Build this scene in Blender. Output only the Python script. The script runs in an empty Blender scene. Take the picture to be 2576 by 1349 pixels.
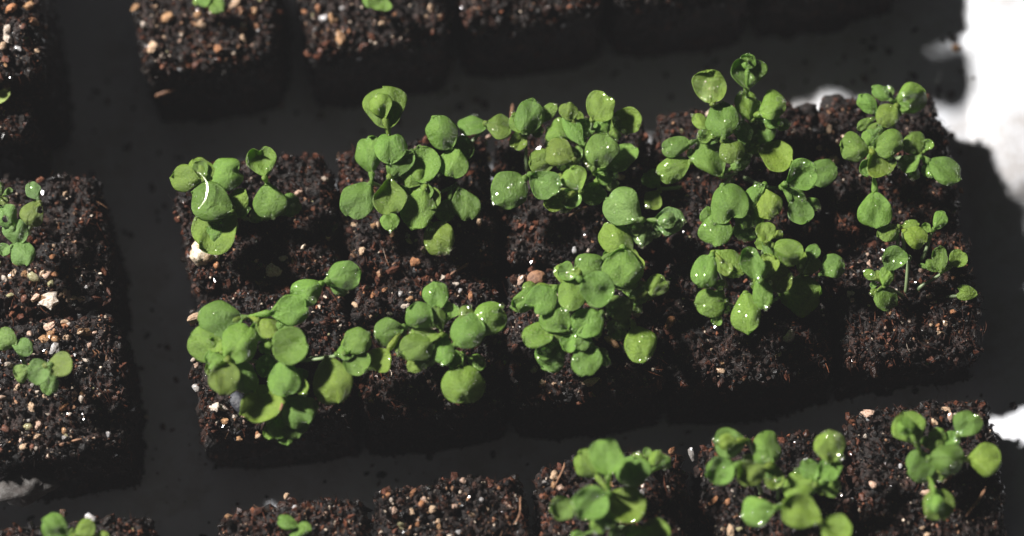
import bpy, math, random
import numpy as np
from mathutils import Vector, Matrix

# ------------------------------------------------------------------ camera, world, lamp, exposure
S = 0.01                      # everything below is written in centimetres; one Blender unit is a metre
sc = bpy.context.scene
C = sc.collection
TILT = math.radians(20.0)
DIST = 90.6
TOPZ = 4.5
FPX = 100.0 / 36.0 * 2576.0
cam_d = bpy.data.cameras.new('camera'); cam = bpy.data.objects.new('camera', cam_d); C.objects.link(cam)
CAMP = np.array([0.0, -math.sin(TILT) * DIST, TOPZ + math.cos(TILT) * DIST])
cam.location = CAMP * S
cam.rotation_euler = (TILT, 0, 0)
cam_d.lens = 100; cam_d.sensor_width = 36
cam_d.clip_start = 0.01; cam_d.clip_end = 20
cam_d.dof.use_dof = True; cam_d.dof.focus_distance = 0.896; cam_d.dof.aperture_fstop = 3.2
sc.camera = cam

w = bpy.data.worlds.new('World'); sc.world = w; w.use_nodes = True
bg = w.node_tree.nodes['Background']
bg.inputs['Color'].default_value = (0.86, 0.92, 1.0, 1)
bg.inputs['Strength'].default_value = 0.003

LDIR = Vector((-1.12, 0.60, 1.0)).normalized()       # towards the lamp
lamp_d = bpy.data.lights.new('key_lamp', 'AREA'); lamp_d.shape = 'DISK'; lamp_d.size = 0.33
lamp_d.energy = 355; lamp_d.color = (1.0, 0.965, 0.93)
lamp = bpy.data.objects.new('key_lamp', lamp_d); C.objects.link(lamp)
lamp.location = LDIR * 3.4 + Vector((0, 0, 0.045))
lamp.rotation_euler = (-LDIR).to_track_quat('-Z', 'Y').to_euler()

sc.view_settings.view_transform = 'Standard'; sc.view_settings.look = 'None'
sc.view_settings.exposure = 0; sc.view_settings.gamma = 1
sc.view_settings.use_curve_mapping = False
sc.cycles.max_bounces = 6; sc.cycles.transparent_max_bounces = 6
sc.cycles.sample_clamp_indirect = 2.0

def at(px, py, z):
    """point (cm) at height z seen at column px, row py of a 2576 x 1349 frame"""
    dx = (px - 1288.0) / FPX; dy = -(py - 674.5) / FPX
    d = np.array([dx, dy * math.cos(TILT) + math.sin(TILT), dy * math.sin(TILT) - math.cos(TILT)])
    t = (z - CAMP[2]) / d[2]
    return CAMP + d * t
def at_arr(px, py, z):
    dx = (px - 1288.0) / FPX; dy = -(py - 674.5) / FPX
    d = np.stack([dx, dy * math.cos(TILT) + math.sin(TILT), dy * math.sin(TILT) - math.cos(TILT)], -1)
    t = (z - CAMP[2]) / d[..., 2]
    return CAMP + d * t[..., None]

# ------------------------------------------------------------------ noise
def _hash(ix, iy, iz, seed):
    h = (ix * 374761393 + iy * 668265263 + iz * 2147483647 + seed * 1274126177) & 0xFFFFFFFF
    h = ((h ^ (h >> 13)) * 1274126177) & 0xFFFFFFFF
    h = h ^ (h >> 16)
    return (h & 0xFFFFFF).astype(np.float64) / 0xFFFFFF
def vnoise(p, freq, seed=0):
    q = p * freq; i = np.floor(q).astype(np.int64); f = q - i; f = f * f * (3 - 2 * f)
    r = 0
    for a in (0, 1):
        for b in (0, 1):
            for c in (0, 1):
                wgt = (f[:, 0] if a else 1 - f[:, 0]) * (f[:, 1] if b else 1 - f[:, 1]) * (f[:, 2] if c else 1 - f[:, 2])
                r = r + wgt * _hash(i[:, 0] + a, i[:, 1] + b, i[:, 2] + c, seed)
    return r * 2 - 1

# ------------------------------------------------------------------ mesh helpers
def mesh_np(name, verts, faces, smooth=True, col=None, origin=(0, 0, 0)):
    """verts in cm (world); faces (n,k) array or list of such arrays"""
    if not isinstance(faces, list): faces = [faces]
    v = (np.asarray(verts, float) - np.asarray(origin, float)) * S
    me = bpy.data.meshes.new(name)
    me.vertices.add(len(v)); me.vertices.foreach_set('co', v.astype(np.float32).ravel())
    nl = sum(f.size for f in faces); nf = sum(len(f) for f in faces)
    me.loops.add(nl); me.polygons.add(nf)
    me.loops.foreach_set('vertex_index', np.concatenate([f.ravel() for f in faces]).astype(np.int32))
    tot = np.concatenate([np.full(len(f), f.shape[1]) for f in faces]).astype(np.int32)
    st = np.concatenate([[0], np.cumsum(tot)[:-1]]).astype(np.int32)
    me.polygons.foreach_set('loop_start', st)
    me.polygons.foreach_set('use_smooth', np.full(nf, smooth))
    if col is not None:
        a = me.color_attributes.new('tint', 'FLOAT_COLOR', 'POINT')
        c4 = np.concatenate([col, np.ones((len(col), 1))], 1).astype(np.float32)
        a.data.foreach_set('color', c4.ravel())
    me.update(calc_edges=True); me.validate()
    return me
def link(name, me, mat, parent=None, loc=None):
    o = bpy.data.objects.new(name, me); C.objects.link(o)
    if mat is not None and not me.materials: me.materials.append(mat)
    if parent is not None: o.parent = parent
    if loc is not None: o.location = Vector(loc) * S
    return o
def empty(name, loc):
    o = bpy.data.objects.new(name, None); C.objects.link(o); o.location = Vector(loc) * S
    o.empty_display_size = 0.01
    return o
def tag(o, label=None, cat=None, group=None, kind=None):
    if label: o['label'] = label
    if cat: o['category'] = cat
    if group: o['group'] = group
    if kind: o['kind'] = kind
    return o
def grid_faces(nr, nc, off=0):
    r = np.arange(nr - 1)[:, None]; c = np.arange(nc - 1)[None, :]
    a = r * nc + c
    return (np.stack([a, a + 1, a + nc + 1, a + nc], -1).reshape(-1, 4) + off)
def tube(points, radii, n=7):
    """verts, faces of a tube along points (cm) with closed ends"""
    P = np.asarray(points, float); V = []; m = len(P)
    T = np.gradient(P, axis=0); T /= np.linalg.norm(T, axis=1)[:, None] + 1e-9
    up = np.array([0.13, 0.21, 0.97]); 
    for i in range(m):
        a = np.cross(T[i], up)
        if np.linalg.norm(a) < 0.15: a = np.cross(T[i], np.array([1.0, 0.1, 0]))
        a /= np.linalg.norm(a); b = np.cross(T[i], a)
        th = np.arange(n) * 2 * math.pi / n
        V.append(P[i] + radii[i] * (np.cos(th)[:, None] * a + np.sin(th)[:, None] * b))
    V = np.concatenate(V); F = []
    for i in range(m - 1):
        for k in range(n):
            F.append((i * n + k, i * n + (k + 1) % n, (i + 1) * n + (k + 1) % n, (i + 1) * n + k))
    V = np.concatenate([V, P[:1], P[-1:]]); F = np.array(F)
    F3 = np.array([(len(V) - 2, (k + 1) % n, k) for k in range(n)] + [(len(V) - 1, (m - 1) * n + k, (m - 1) * n + (k + 1) % n) for k in range(n)])
    return V, F, F3
def bez(a, b, c, d, n=9):
    t = np.linspace(0, 1, n)[:, None]
    return (1 - t) ** 3 * a + 3 * (1 - t) ** 2 * t * b + 3 * (1 - t) * t * t * c + t ** 3 * d

# ------------------------------------------------------------------ materials
def new_mat(name):
    m = bpy.data.materials.new(name); m.use_nodes = True
    nt = m.node_tree; b = nt.nodes['Principled BSDF']
    return m, nt, b
def nd(nt, t, **kw):
    n = nt.nodes.new(t)
    for k, v in kw.items():
        if k in n.inputs: n.inputs[k].default_value = v
        else: setattr(n, k, v)
    return n
def ramp(nt, fac, stops):
    r = nt.nodes.new('ShaderNodeValToRGB'); e = r.color_ramp.elements
    while len(e) < len(stops): e.new(0.5)
    for k, (p, c) in enumerate(stops): e[k].position = p; e[k].color = (*c, 1)
    nt.links.new(fac, r.inputs['Fac']); return r.outputs['Color']
def mix(nt, fac, a, b, mode='MIX'):
    n = nt.nodes.new('ShaderNodeMix'); n.data_type = 'RGBA'; n.blend_type = mode
    for sock, v in ((n.inputs['Factor'], fac), (n.inputs[6], a), (n.inputs[7], b)):
        if isinstance(v, bpy.types.NodeSocket): nt.links.new(v, sock)
        elif isinstance(v, (int, float)): sock.default_value = v
        else: sock.default_value = (*v, 1)
    return n.outputs[2]

def soil_material():
    m, nt, b = new_mat('wet_peat'); L = nt.links.new
    tc = nd(nt, 'ShaderNodeTexCoord')
    n1 = nd(nt, 'ShaderNodeTexNoise', Scale=160.0, Detail=6.0, Roughness=0.7); L(tc.outputs['Object'], n1.inputs['Vector'])
    n2 = nd(nt, 'ShaderNodeTexNoise', Scale=620.0, Detail=5.0, Roughness=0.75); L(tc.outputs['Object'], n2.inputs['Vector'])
    c1 = ramp(nt, n1.outputs['Fac'], [(0.36, (0.006, 0.005, 0.005)), (0.5, (0.015, 0.009, 0.007)), (0.60, (0.038, 0.018, 0.013)), (0.72, (0.085, 0.038, 0.025))])
    c2 = ramp(nt, n2.outputs['Fac'], [(0.35, (0.3, 0.3, 0.3)), (0.55, (1, 1, 1)), (0.72, (2.0, 1.8, 1.7))])
    L(mix(nt, 1.0, c1, c2, 'MULTIPLY'), b.inputs['Base Color'])
    b.inputs['Roughness'].default_value = 0.62; b.inputs['Specular IOR Level'].default_value = 0.35
    b.inputs['Coat Weight'].default_value = 0.10; b.inputs['Coat Roughness'].default_value = 0.14
    bp = nd(nt, 'ShaderNodeBump', Strength=1.0, Distance=0.0009); L(n2.outputs['Fac'], bp.inputs['Height'])
    L(bp.outputs['Normal'], b.inputs['Normal']); L(bp.outputs['Normal'], b.inputs['Coat Normal'])
    return m
def crumb_material():
    m, nt, b = new_mat('peat_crumbs'); L = nt.links.new
    at_ = nd(nt, 'ShaderNodeAttribute', attribute_name='tint')
    tc = nd(nt, 'ShaderNodeTexCoord')
    n2 = nd(nt, 'ShaderNodeTexNoise', Scale=900.0, Detail=4.0, Roughness=0.7); L(tc.outputs['Object'], n2.inputs['Vector'])
    c2 = ramp(nt, n2.outputs['Fac'], [(0.33, (0.45, 0.42, 0.4)), (0.6, (1.15, 1.12, 1.1))])
    L(mix(nt, 1.0, at_.outputs['Color'], c2, 'MULTIPLY'), b.inputs['Base Color'])
    rr = nd(nt, 'ShaderNodeMapRange', **{'From Min': 0.4, 'From Max': 0.56, 'To Min': 0.75, 'To Max': 0.25})
    n5 = nd(nt, 'ShaderNodeTexNoise', Scale=330.0, Detail=2.0); L(tc.outputs['Object'], n5.inputs['Vector']); L(n5.outputs['Fac'], rr.inputs['Value'])
    L(rr.outputs['Result'], b.inputs['Roughness'])
    b.inputs['Specular IOR Level'].default_value = 0.22
    cw = nd(nt, 'ShaderNodeMapRange', **{'From Min': 0.48, 'From Max': 0.58, 'To Min': 0.0, 'To Max': 1.0}); L(n5.outputs['Fac'], cw.inputs['Value'])
    L(cw.outputs['Result'], b.inputs['Coat Weight']); b.inputs['Coat Roughness'].default_value = 0.1
    bp = nd(nt, 'ShaderNodeBump', Strength=0.9, Distance=0.0005); L(n2.outputs['Fac'], bp.inputs['Height'])
    L(bp.outputs['Normal'], b.inputs['Normal'])
    return m
def stone_material():
    m, nt, b = new_mat('stone_grains'); L = nt.links.new
    oi = nd(nt, 'ShaderNodeObjectInfo'); tc = nd(nt, 'ShaderNodeTexCoord')
    n1 = nd(nt, 'ShaderNodeTexNoise', Scale=420.0, Detail=6.0, Roughness=0.72)
    va = nd(nt, 'ShaderNodeVectorMath', operation='ADD'); L(tc.outputs['Object'], va.inputs[0]); L(oi.outputs['Location'], va.inputs[1])
    L(va.outputs[0], n1.inputs['Vector'])
    c = ramp(nt, n1.outputs['Fac'], [(0.34, (0.22, 0.14, 0.09)), (0.47, (0.75, 0.62, 0.52)), (0.6, (1.0, 1.0, 1.0)), (0.75, (1.15, 1.1, 1.05))])
    L(mix(nt, 1.0, oi.outputs['Color'], c, 'MULTIPLY'), b.inputs['Base Color'])
    b.inputs['Roughness'].default_value = 0.4
    b.inputs['Coat Weight'].default_value = 0.35; b.inputs['Coat Roughness'].default_value = 0.15
    bp = nd(nt, 'ShaderNodeBump', Strength=0.9, Distance=0.0006); L(n1.outputs['Fac'], bp.inputs['Height'])
    L(bp.outputs['Normal'], b.inputs['Normal'])
    return m
def leaf_material():
    m, nt, b = new_mat('seedling_leaf'); L = nt.links.new
    oi = nd(nt, 'ShaderNodeObjectInfo'); tc = nd(nt, 'ShaderNodeTexCoord')
    n1 = nd(nt, 'ShaderNodeTexNoise', Scale=170.0, Detail=3.0, Roughness=0.6); L(tc.outputs['Object'], n1.inputs['Vector'])
    n2 = nd(nt, 'ShaderNodeTexNoise', Scale=1500.0, Detail=3.0, Roughness=0.7); L(tc.outputs['Object'], n2.inputs['Vector'])
    n3 = nd(nt, 'ShaderNodeTexVoronoi', Scale=1700.0); L(tc.outputs['Object'], n3.inputs['Vector'])
    base = mix(nt, n1.outputs['Fac'], (0.108, 0.218, 0.026), (0.21, 0.36, 0.050))
    fine = ramp(nt, n2.outputs['Fac'], [(0.3, (0.78, 0.80, 0.72)), (0.7, (1.2, 1.17, 1.25))])
    col = mix(nt, 1.0, mix(nt, 1.0, base, fine, 'MULTIPLY'), oi.outputs['Color'], 'MULTIPLY')
    at_ = nd(nt, 'ShaderNodeAttribute', attribute_name='tint')      # pale midrib and veins
    col = mix(nt, 1.0, col, at_.outputs['Color'], 'MULTIPLY')
    L(col, b.inputs['Base Color'])
    rr = nd(nt, 'ShaderNodeMapRange', **{'From Min': 0.3, 'From Max': 0.7, 'To Min': 0.3, 'To Max': 0.52}); L(n2.outputs['Fac'], rr.inputs['Value'])
    L(rr.outputs['Result'], b.inputs['Roughness'])
    b.inputs['Specular IOR Level'].default_value = 0.55
    b.inputs['Coat Weight'].default_value = 0.6; b.inputs['Coat Roughness'].default_value = 0.15
    bc = nd(nt, 'ShaderNodeBump', Strength=1.0, Distance=0.0011); L(n3.outputs['Distance'], bc.inputs['Height']); L(bc.outputs['Normal'], b.inputs['Coat Normal'])
    bp = nd(nt, 'ShaderNodeBump', Strength=1.0, Distance=0.0006); L(n2.outputs['Fac'], bp.inputs['Height'])
    bp2 = nd(nt, 'ShaderNodeBump', Strength=0.6, Distance=0.0008); L(n1.outputs['Fac'], bp2.inputs['Height']); L(bp2.outputs['Normal'], bp.inputs['Normal'])
    L(bp.outputs['Normal'], b.inputs['Normal'])
    tr = nd(nt, 'ShaderNodeBsdfTranslucent')
    L(mix(nt, 1.0, col, (1.5, 1.55, 0.5), 'MULTIPLY'), tr.inputs['Color'])
    ms = nd(nt, 'ShaderNodeMixShader', Fac=0.4)
    L(b.outputs[0], ms.inputs[1]); L(tr.outputs[0], ms.inputs[2])
    L(ms.outputs[0], nt.nodes['Material Output'].inputs['Surface'])
    return m
def stem_material():
    m, nt, b = new_mat('pale_stem')
    b.inputs['Base Color'].default_value = (0.20, 0.27, 0.13, 1)
    b.inputs['Roughness'].default_value = 0.35
    b.inputs['Subsurface Weight'].default_value = 0.2; b.inputs['Subsurface Radius'].default_value = (0.001, 0.001, 0.0005)
    return m
def water_material(gcol=0.38, grough=0.07):
    m, nt, b = new_mat('water'); L = nt.links.new
    fr = nd(nt, 'ShaderNodeFresnel', IOR=1.33)
    rf = nd(nt, 'ShaderNodeBsdfRefraction', IOR=1.33, Roughness=0.0); 
    tp = nd(nt, 'ShaderNodeBsdfTransparent')
    gl = nd(nt, 'ShaderNodeBsdfGlossy', Roughness=grough)
    m0 = nd(nt, 'ShaderNodeMixShader', Fac=0.65); L(rf.outputs[0], m0.inputs[1]); L(tp.outputs[0], m0.inputs[2])
    gl.inputs['Color'].default_value = (gcol, gcol, gcol * 0.9, 1)
    m1 = nd(nt, 'ShaderNodeAddShader'); L(m0.outputs[0], m1.inputs[0]); L(gl.outputs[0], m1.inputs[1])
    L(m1.outputs[0], nt.nodes['Material Output'].inputs['Surface'])
    return m
def tray_material():
    m, nt, b = new_mat('white_tray_plastic'); L = nt.links.new
    tc = nd(nt, 'ShaderNodeTexCoord')
    n1 = nd(nt, 'ShaderNodeTexNoise', Scale=28.0, Detail=6.0, Roughness=0.65); L(tc.outputs['Object'], n1.inputs['Vector'])
    n2 = nd(nt, 'ShaderNodeTexNoise', Scale=150.0, Detail=4.0, Roughness=0.6); L(tc.outputs['Object'], n2.inputs['Vector'])
    c = ramp(nt, n1.outputs['Fac'], [(0.33, (0.38, 0.37, 0.37)), (0.5, (0.53, 0.55, 0.585)), (0.8, (0.60, 0.625, 0.665))])
    dirt = ramp(nt, n2.outputs['Fac'], [(0.20, (0.10, 0.07, 0.05)), (0.25, (1, 1, 1))])
    L(mix(nt, 1.0, c, dirt, 'MULTIPLY'), b.inputs['Base Color'])
    b.inputs['Roughness'].default_value = 0.3
    bp = nd(nt, 'ShaderNodeBump', Strength=0.25, Distance=0.0008); L(n2.outputs['Fac'], bp.inputs['Height']); L(bp.outputs['Normal'], b.inputs['Normal'])
    return m
def plain(name, col, rough=0.6, noise=None, sc_=300.0):
    m, nt, b = new_mat(name); L = nt.links.new
    if noise:
        tc = nd(nt, 'ShaderNodeTexCoord'); n1 = nd(nt, 'ShaderNodeTexNoise', Scale=sc_, Detail=6.0, Roughness=0.7)
        L(tc.outputs['Object'], n1.inputs['Vector'])
        L(ramp(nt, n1.outputs['Fac'], [(0.35, noise), (0.62, col)]), b.inputs['Base Color'])
        bp = nd(nt, 'ShaderNodeBump', Strength=0.8, Distance=0.0008); L(n1.outputs['Fac'], bp.inputs['Height']); L(bp.outputs['Normal'], b.inputs['Normal'])
    else: b.inputs['Base Color'].default_value = (*col, 1)
    b.inputs['Roughness'].default_value = rough
    return m
M_SOIL = soil_material(); M_CRUMB = crumb_material(); M_STONE = stone_material()
M_LEAF = leaf_material(); M_STEM = stem_material(); M_WATER = water_material(); M_TRAY = tray_material(); M_FILM = water_material(0.8, 0.22)
M_TABLE = plain('table_surface', (0.10, 0.095, 0.09), 0.6, (0.05, 0.045, 0.04), 12.0)
M_WOOD = plain('bark_wood', (0.33, 0.17, 0.09), 0.6, (0.10, 0.045, 0.025), 500.0)
M_CHAR = plain('charcoal', (0.045, 0.05, 0.062), 0.35, (0.02, 0.02, 0.025), 500.0)
M_SCRAP = plain('grey_scrap', (0.13, 0.125, 0.12), 0.8, (0.05, 0.04, 0.035), 260.0)

# ------------------------------------------------------------------ setting: table and tray
tb = mesh_np('table', np.array([(-150, -120, -0.6), (150, -120, -0.6), (150, 120, -0.6), (-150, 120, -0.6)]), np.array([[0, 1, 2, 3]]))
tag(link('table', tb, M_TABLE), kind='structure')
def smooth(a, b, x):
    t = np.clip((x - a) / (b - a), 0, 1); return t * t * (3 - 2 * t)
def tray_z(x, y):
    z = sum(np.interp(x + o_, [-99, 8.0, 9.2, 10.4, 12.5, 14.2, 15.0, 16.1, 16.3, 99], [0, 0, 0.25, 0.9, 1.7, 2.05, 2.2, 2.45, 3.0, 3.0]) for o_ in np.linspace(-1.0, 1.0, 14)) / 14
    z = z * (1 - 0.32 * np.exp(-((y - 0.6) / 3.0) ** 2) * smooth(10.0, 14.0, x))      # side wall lowered at the middle so the block shadow reaches further right
    z = np.maximum(z, 3.8 * smooth(23.0, 26.0, y)); z = np.maximum(z, 3.8 * smooth(22.0, 25.0, -y))
    z = np.maximum(z, 3.8 * smooth(29.0, 32.0, -x))
    z = z + 0.05 * np.sin(x * 0.9 + 1) * np.sin(y * 0.7) * (x > -28) * (x < 12)
    return z
gx = np.concatenate([np.linspace(-34, 11.6, 60), np.linspace(11.8, 18.5, 80)]); gy = np.linspace(-27, 28, 90)
X, Y = np.meshgrid(gx, gy); Z = tray_z(X, Y)
V = np.stack([X, Y, Z], -1).reshape(-1, 3)
ft = grid_faces(len(gy), len(gx)); n0 = len(V)
V2 = V.copy(); V2[:, 2] -= 0.25                              # underside, so that the tray has thickness
nc = len(gx); nr = len(gy)
rim = [i for i in range(nc)] + [r * nc + nc - 1 for r in range(1, nr)] + [(nr - 1) * nc + i for i in range(nc - 2, -1, -1)] + [r * nc for r in range(nr - 2, 0, -1)]
rf = np.array([(rim[k], rim[k] + n0, rim[(k + 1) % len(rim)] + n0, rim[(k + 1) % len(rim)]) for k in range(len(rim))])
tr = link('tray', mesh_np('tray', np.concatenate([V, V2]), [ft, ft[:, ::-1] + n0, rf]), M_TRAY)
tag(tr, 'white glossy plastic tray holding all the soil blocks, bright along its right rim', 'tray')

# ------------------------------------------------------------------ soil blocks
PAL = np.array([(0.006, 0.005, 0.005), (0.012, 0.008, 0.006), (0.036, 0.015, 0.009), (0.082, 0.029, 0.016), (0.15, 0.058, 0.030), (0.30, 0.17, 0.10), (0.60, 0.50, 0.40)])
oct_v = np.array([(1, 0, 0), (-1, 0, 0), (0, 1, 0), (0, -1, 0), (0, 0, 1), (0, 0, -1)], float)
oct_f = np.array([(0, 2, 4), (2, 1, 4), (1, 3, 4), (3, 0, 4), (2, 0, 5), (1, 2, 5), (3, 1, 5), (0, 3, 5)])
import bmesh
def ico(sub):
    bm = bmesh.new(); bmesh.ops.create_icosphere(bm, subdivisions=sub, radius=1)
    v = np.array([x.co[:] for x in bm.verts]); f = np.array([[q.index for q in p.verts] for p in bm.faces]); bm.free(); return v, f
ico1_v, ico1_f = ico(1); ico2_v, ico2_f = ico(2); ico3_v, ico3_f = ico(3)
stone_mesh = []
for k in range(9):
    v = ico2_v.copy(); n = vnoise(v + k * 7.3, 1.3, k) * 0.45 + vnoise(v + k * 3.1, 3.2, k + 50) * 0.30
    v = v * (1 + n)[:, None]; v *= np.array([1, 0.8 + 0.05 * (k % 4), 0.7])
    me = mesh_np('stone', v, ico2_f, smooth=(k % 3 == 0)); stone_mesh.append(me); me.materials.append(M_STONE)
STONE_COL = {'w': (0.80, 0.76, 0.70), 'c': (0.72, 0.56, 0.40), 't': (0.50, 0.31, 0.16), 'o': (0.50, 0.25, 0.12), 'p': (0.74, 0.56, 0.46),
             'g': (0.42, 0.44, 0.46), 'r': (0.22, 0.09, 0.055), 'b': (0.66, 0.72, 0.80), 'd': (0.13, 0.08, 0.05), 'y': (0.50, 0.52, 0.30)}
blocks = []
def rand_rot(rng, n):
    q = rng.normal(size=(n, 4)); q /= np.linalg.norm(q, axis=1)[:, None]
    a, b, c, d = q.T
    return np.stack([np.stack([1 - 2 * (c * c + d * d), 2 * (b * c - a * d), 2 * (b * d + a * c)], -1),
                     np.stack([2 * (b * c + a * d), 1 - 2 * (b * b + d * d), 2 * (c * d - a * b)], -1),
                     np.stack([2 * (b * d - a * c), 2 * (c * d + a * b), 1 - 2 * (b * b + c * c)], -1)], 1)
def scatter(rng, P, size, cols, tv, tf, el=0.5):
    n = len(P); R = rand_rot(rng, n)
    scl = size[:, None] * np.stack([1 + rng.random(n) * el * 2, np.ones(n), 0.5 + rng.random(n) * 0.5], -1)
    jit = 1 + 0.35 * (rng.random((n, len(tv))) - 0.5)
    v = tv[None] * jit[..., None] * scl[:, None, :]
    v = np.einsum('nij,nkj->nki', R, v) + P[:, None, :]
    f = tf[None] + (np.arange(n) * len(tv))[:, None, None]
    return v.reshape(-1, 3), f.reshape(-1, 3), np.repeat(cols, len(tv), 0)
def fibres(rng, P, length, rad, cols):
    """thin curved three-sided strands"""
    n = len(P); m = 6
    a = rng.random(n) * 2 * math.pi; d = np.stack([np.cos(a), np.sin(a), rng.normal(size=n) * 0.25 + 0.1], -1)
    b = rng.normal(size=(n, 3)) * 0.5; b[:, 2] = np.abs(b[:, 2]) * 0.5
    t = np.linspace(-0.5, 0.5, m)
    ctr = P[:, None, :] + d[:, None, :] * (t[None, :, None] * length[:, None, None]) + b[:, None, :] * ((0.25 - t ** 2)[None, :, None] * length[:, None, None])
    off = np.array([(0, 0, 1), (0.87, 0.3, -0.5), (-0.87, -0.3, -0.5)])
    V = ctr[:, :, None, :] + off[None, None] * (rad[:, None] * (1.05 - np.abs(t * 2)[None, :] ** 3))[:, :, None, None]
    fl = []
    for i in range(m - 1):
        for k in range(3):
            fl.append((i * 3 + k, i * 3 + (k + 1) % 3, (i + 1) * 3 + (k + 1) % 3, (i + 1) * 3 + k))
    F = np.array(fl)[None] + (np.arange(n) * m * 3)[:, None, None]
    return V.reshape(-1, 3), F.reshape(-1, 4), np.repeat(cols, m * 3, 0)

def soil_block(corners, label, seed, h=TOPZ, gritty=1.0, group='moist square soil blocks standing in the tray', name='soil_block', npeb=26, N=96, M=22, red=0.0):
    rng = np.random.default_rng(seed)
    q = [at(x, y, h) for x, y in corners]                    # TL TR BR BL
    ctr = sum(q) / 4; org = np.array([ctr[0], ctr[1], 0.0])
    t = np.concatenate([-np.linspace(1, 0, M, endpoint=False), np.linspace(0, 1, N), 1 + np.linspace(0, 1, M + 1)[1:]])
    U, Vv = np.meshgrid(t, t)
    ou = np.maximum(-U, U - 1).clip(0); ov = np.maximum(-Vv, Vv - 1).clip(0); dep = np.maximum(ou, ov)
    u = U.clip(0, 1); v = Vv.clip(0, 1)
    p = 2 * u - 1; r = 2 * v - 1; k = 1 - 0.085 * p * p * r * r * np.maximum(np.abs(p), np.abs(r)) ** 6
    u = (p * k + 1) / 2; v = (r * k + 1) / 2
    top = q[0][None, None] * ((1 - u) * (1 - v))[..., None] + q[1][None, None] * (u * (1 - v))[..., None] + q[2][None, None] * (u * v)[..., None] + q[3][None, None] * ((1 - u) * v)[..., None]
    P = top.copy()
    fl = 1 + 0.035 * dep
    P[..., :2] = ctr[:2] + (P[..., :2] - ctr[:2]) * fl[..., None]
    e = np.maximum(np.abs(p), np.abs(r))
    P[..., 2] = h * (1 - dep) - 0.22 * smooth(0.84, 1.0, e) * (dep < 0.02)
    side = smooth(0.0, 0.04, dep)
    nrm = np.zeros_like(P); nrm[..., 2] = 1 - side
    hx = P[..., 0] - ctr[0]; hy = P[..., 1] - ctr[1]; hl = np.sqrt(hx ** 2 + hy ** 2) + 1e-6
    nrm[..., 0] = hx / hl * side; nrm[..., 1] = hy / hl * side
    fp = P.reshape(-1, 3)
    d = vnoise(fp, 0.7, seed) * 0.12 + vnoise(fp, 1.9, seed + 1) * 0.19 + (0.5 - np.abs(vnoise(fp, 4.2, seed + 2))) * 0.20 + vnoise(fp, 10.0, seed + 3) * 0.07
    w_ = vnoise(fp * 1.0 + 31, 1.6, seed + 4) * 0.08
    d = d * (1 - 0.9 * (fp[:, 2] < 0.1))
    P = fp + nrm.reshape(-1, 3) * d[:, None]
    P[:, 0] += w_ * side.ravel(); P[:, 1] += w_ * 0.7 * side.ravel()
    n1 = len(t)
    root = empty(name, org)
    tag(root, label, 'soil block', group)
    body = link('soil', mesh_np('soil', P, grid_faces(n1, n1)[:, ::-1], origin=org), M_SOIL, root)
    PG = P.reshape(n1, n1, 3)
    def surf(nn, side_too=0.0, margin=2):
        i = rng.integers(M + margin, M + N - margin, nn); j = rng.integers(M + margin, M + N - margin, nn)
        sel = rng.random(nn) < side_too
        edge = rng.integers(0, 4, nn); dd = (rng.random(nn) * M).astype(int)
        i = np.where(sel & (edge == 0), M - dd, i); i = np.where(sel & (edge == 1), M + N - 1 + dd, i)
        j = np.where(sel & (edge == 2), M - dd, j); j = np.where(sel & (edge == 3), M + N - 1 + dd, j)
        return PG[j.clip(0, n1 - 1), i.clip(0, n1 - 1)] + rng.normal(size=(nn, 3)) * 0.02
    # crumbs, grit and fibres: nobody could count them
    def patch(P_):
        return (0.20 + 1.15 * smooth(-0.25, 0.5, vnoise(P_ + 57.3, 0.75, 5) + 0.5 * vnoise(P_, 2.2, 6)))[:, None]
    def pick(nn, w):
        w = np.array(w) / sum(w); k = rng.choice(len(PAL), nn, p=w)
        return PAL[k] * (0.5 + 0.9 * rng.random((nn, 1)))
    nA = 5200
    Pa = surf(nA, 0.34, 0); sz = 0.012 + rng.random(nA) ** 3.6 * 0.10
    va, fa, ca = scatter(rng, Pa, sz, pick(nA, (30, 24, 24, 20 + red * 24, 6, 0.7 * gritty, 0.2)) * patch(Pa), oct_v, oct_f)
    nB = int(450 + 330 * gritty)
    Pb = surf(nB, 0.12, 0); Pb[:, 2] += 0.03; sb = 0.012 + rng.random(nB) ** 4 * 0.055
    vb, fb, cb = scatter(rng, Pb, sb, pick(nB, (6, 10, 12, 14, 14, 8 * gritty, 8 * gritty)), ico1_v, ico1_f)
    nC = 1100
    Pc = surf(nC, 0.3, 0); Pc[:, 2] += 0.04
    vc, fc, cc = fibres(rng, Pc, 0.12 + rng.random(nC) ** 2 * 0.75, 0.006 + rng.random(nC) ** 2 * 0.016, pick(nC, (8, 14, 20, 26, 8, 1, 0.3)) * patch(Pc))
    nD = 420                                                 # ragged lumps on the rim so the edge is broken
    e_ = rng.integers(0, 4, nD); k1 = rng.integers(M, M + N, nD); jj = rng.integers(-2, 5, nD)
    Pi = np.where(e_ == 0, M - jj, np.where(e_ == 1, M + N - 1 + jj, k1)); Pj = np.where(e_ == 2, M - jj, np.where(e_ == 3, M + N - 1 + jj, k1))
    Pd = PG[Pj, Pi] + rng.normal(size=(nD, 3)) * 0.03
    vd, fd, cd = scatter(rng, Pd, 0.04 + rng.random(nD) ** 2 * 0.13, pick(nD, (30, 26, 20, 16 + red * 20, 3, 0.3, 0.1)), ico1_v, ico1_f)
    o1 = len(va); o2 = o1 + len(vb); o3 = o2 + len(vd)
    me = mesh_np('peat_crumbs', np.concatenate([va, vb, vd, vc]), [np.concatenate([fa, fb + o1, fd + o2]), fc + o3], smooth=False,
                 col=np.concatenate([ca, cb, cd, cc]), origin=org)
    tag(link('peat_crumbs', me, M_CRUMB, root), kind='stuff')
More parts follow.
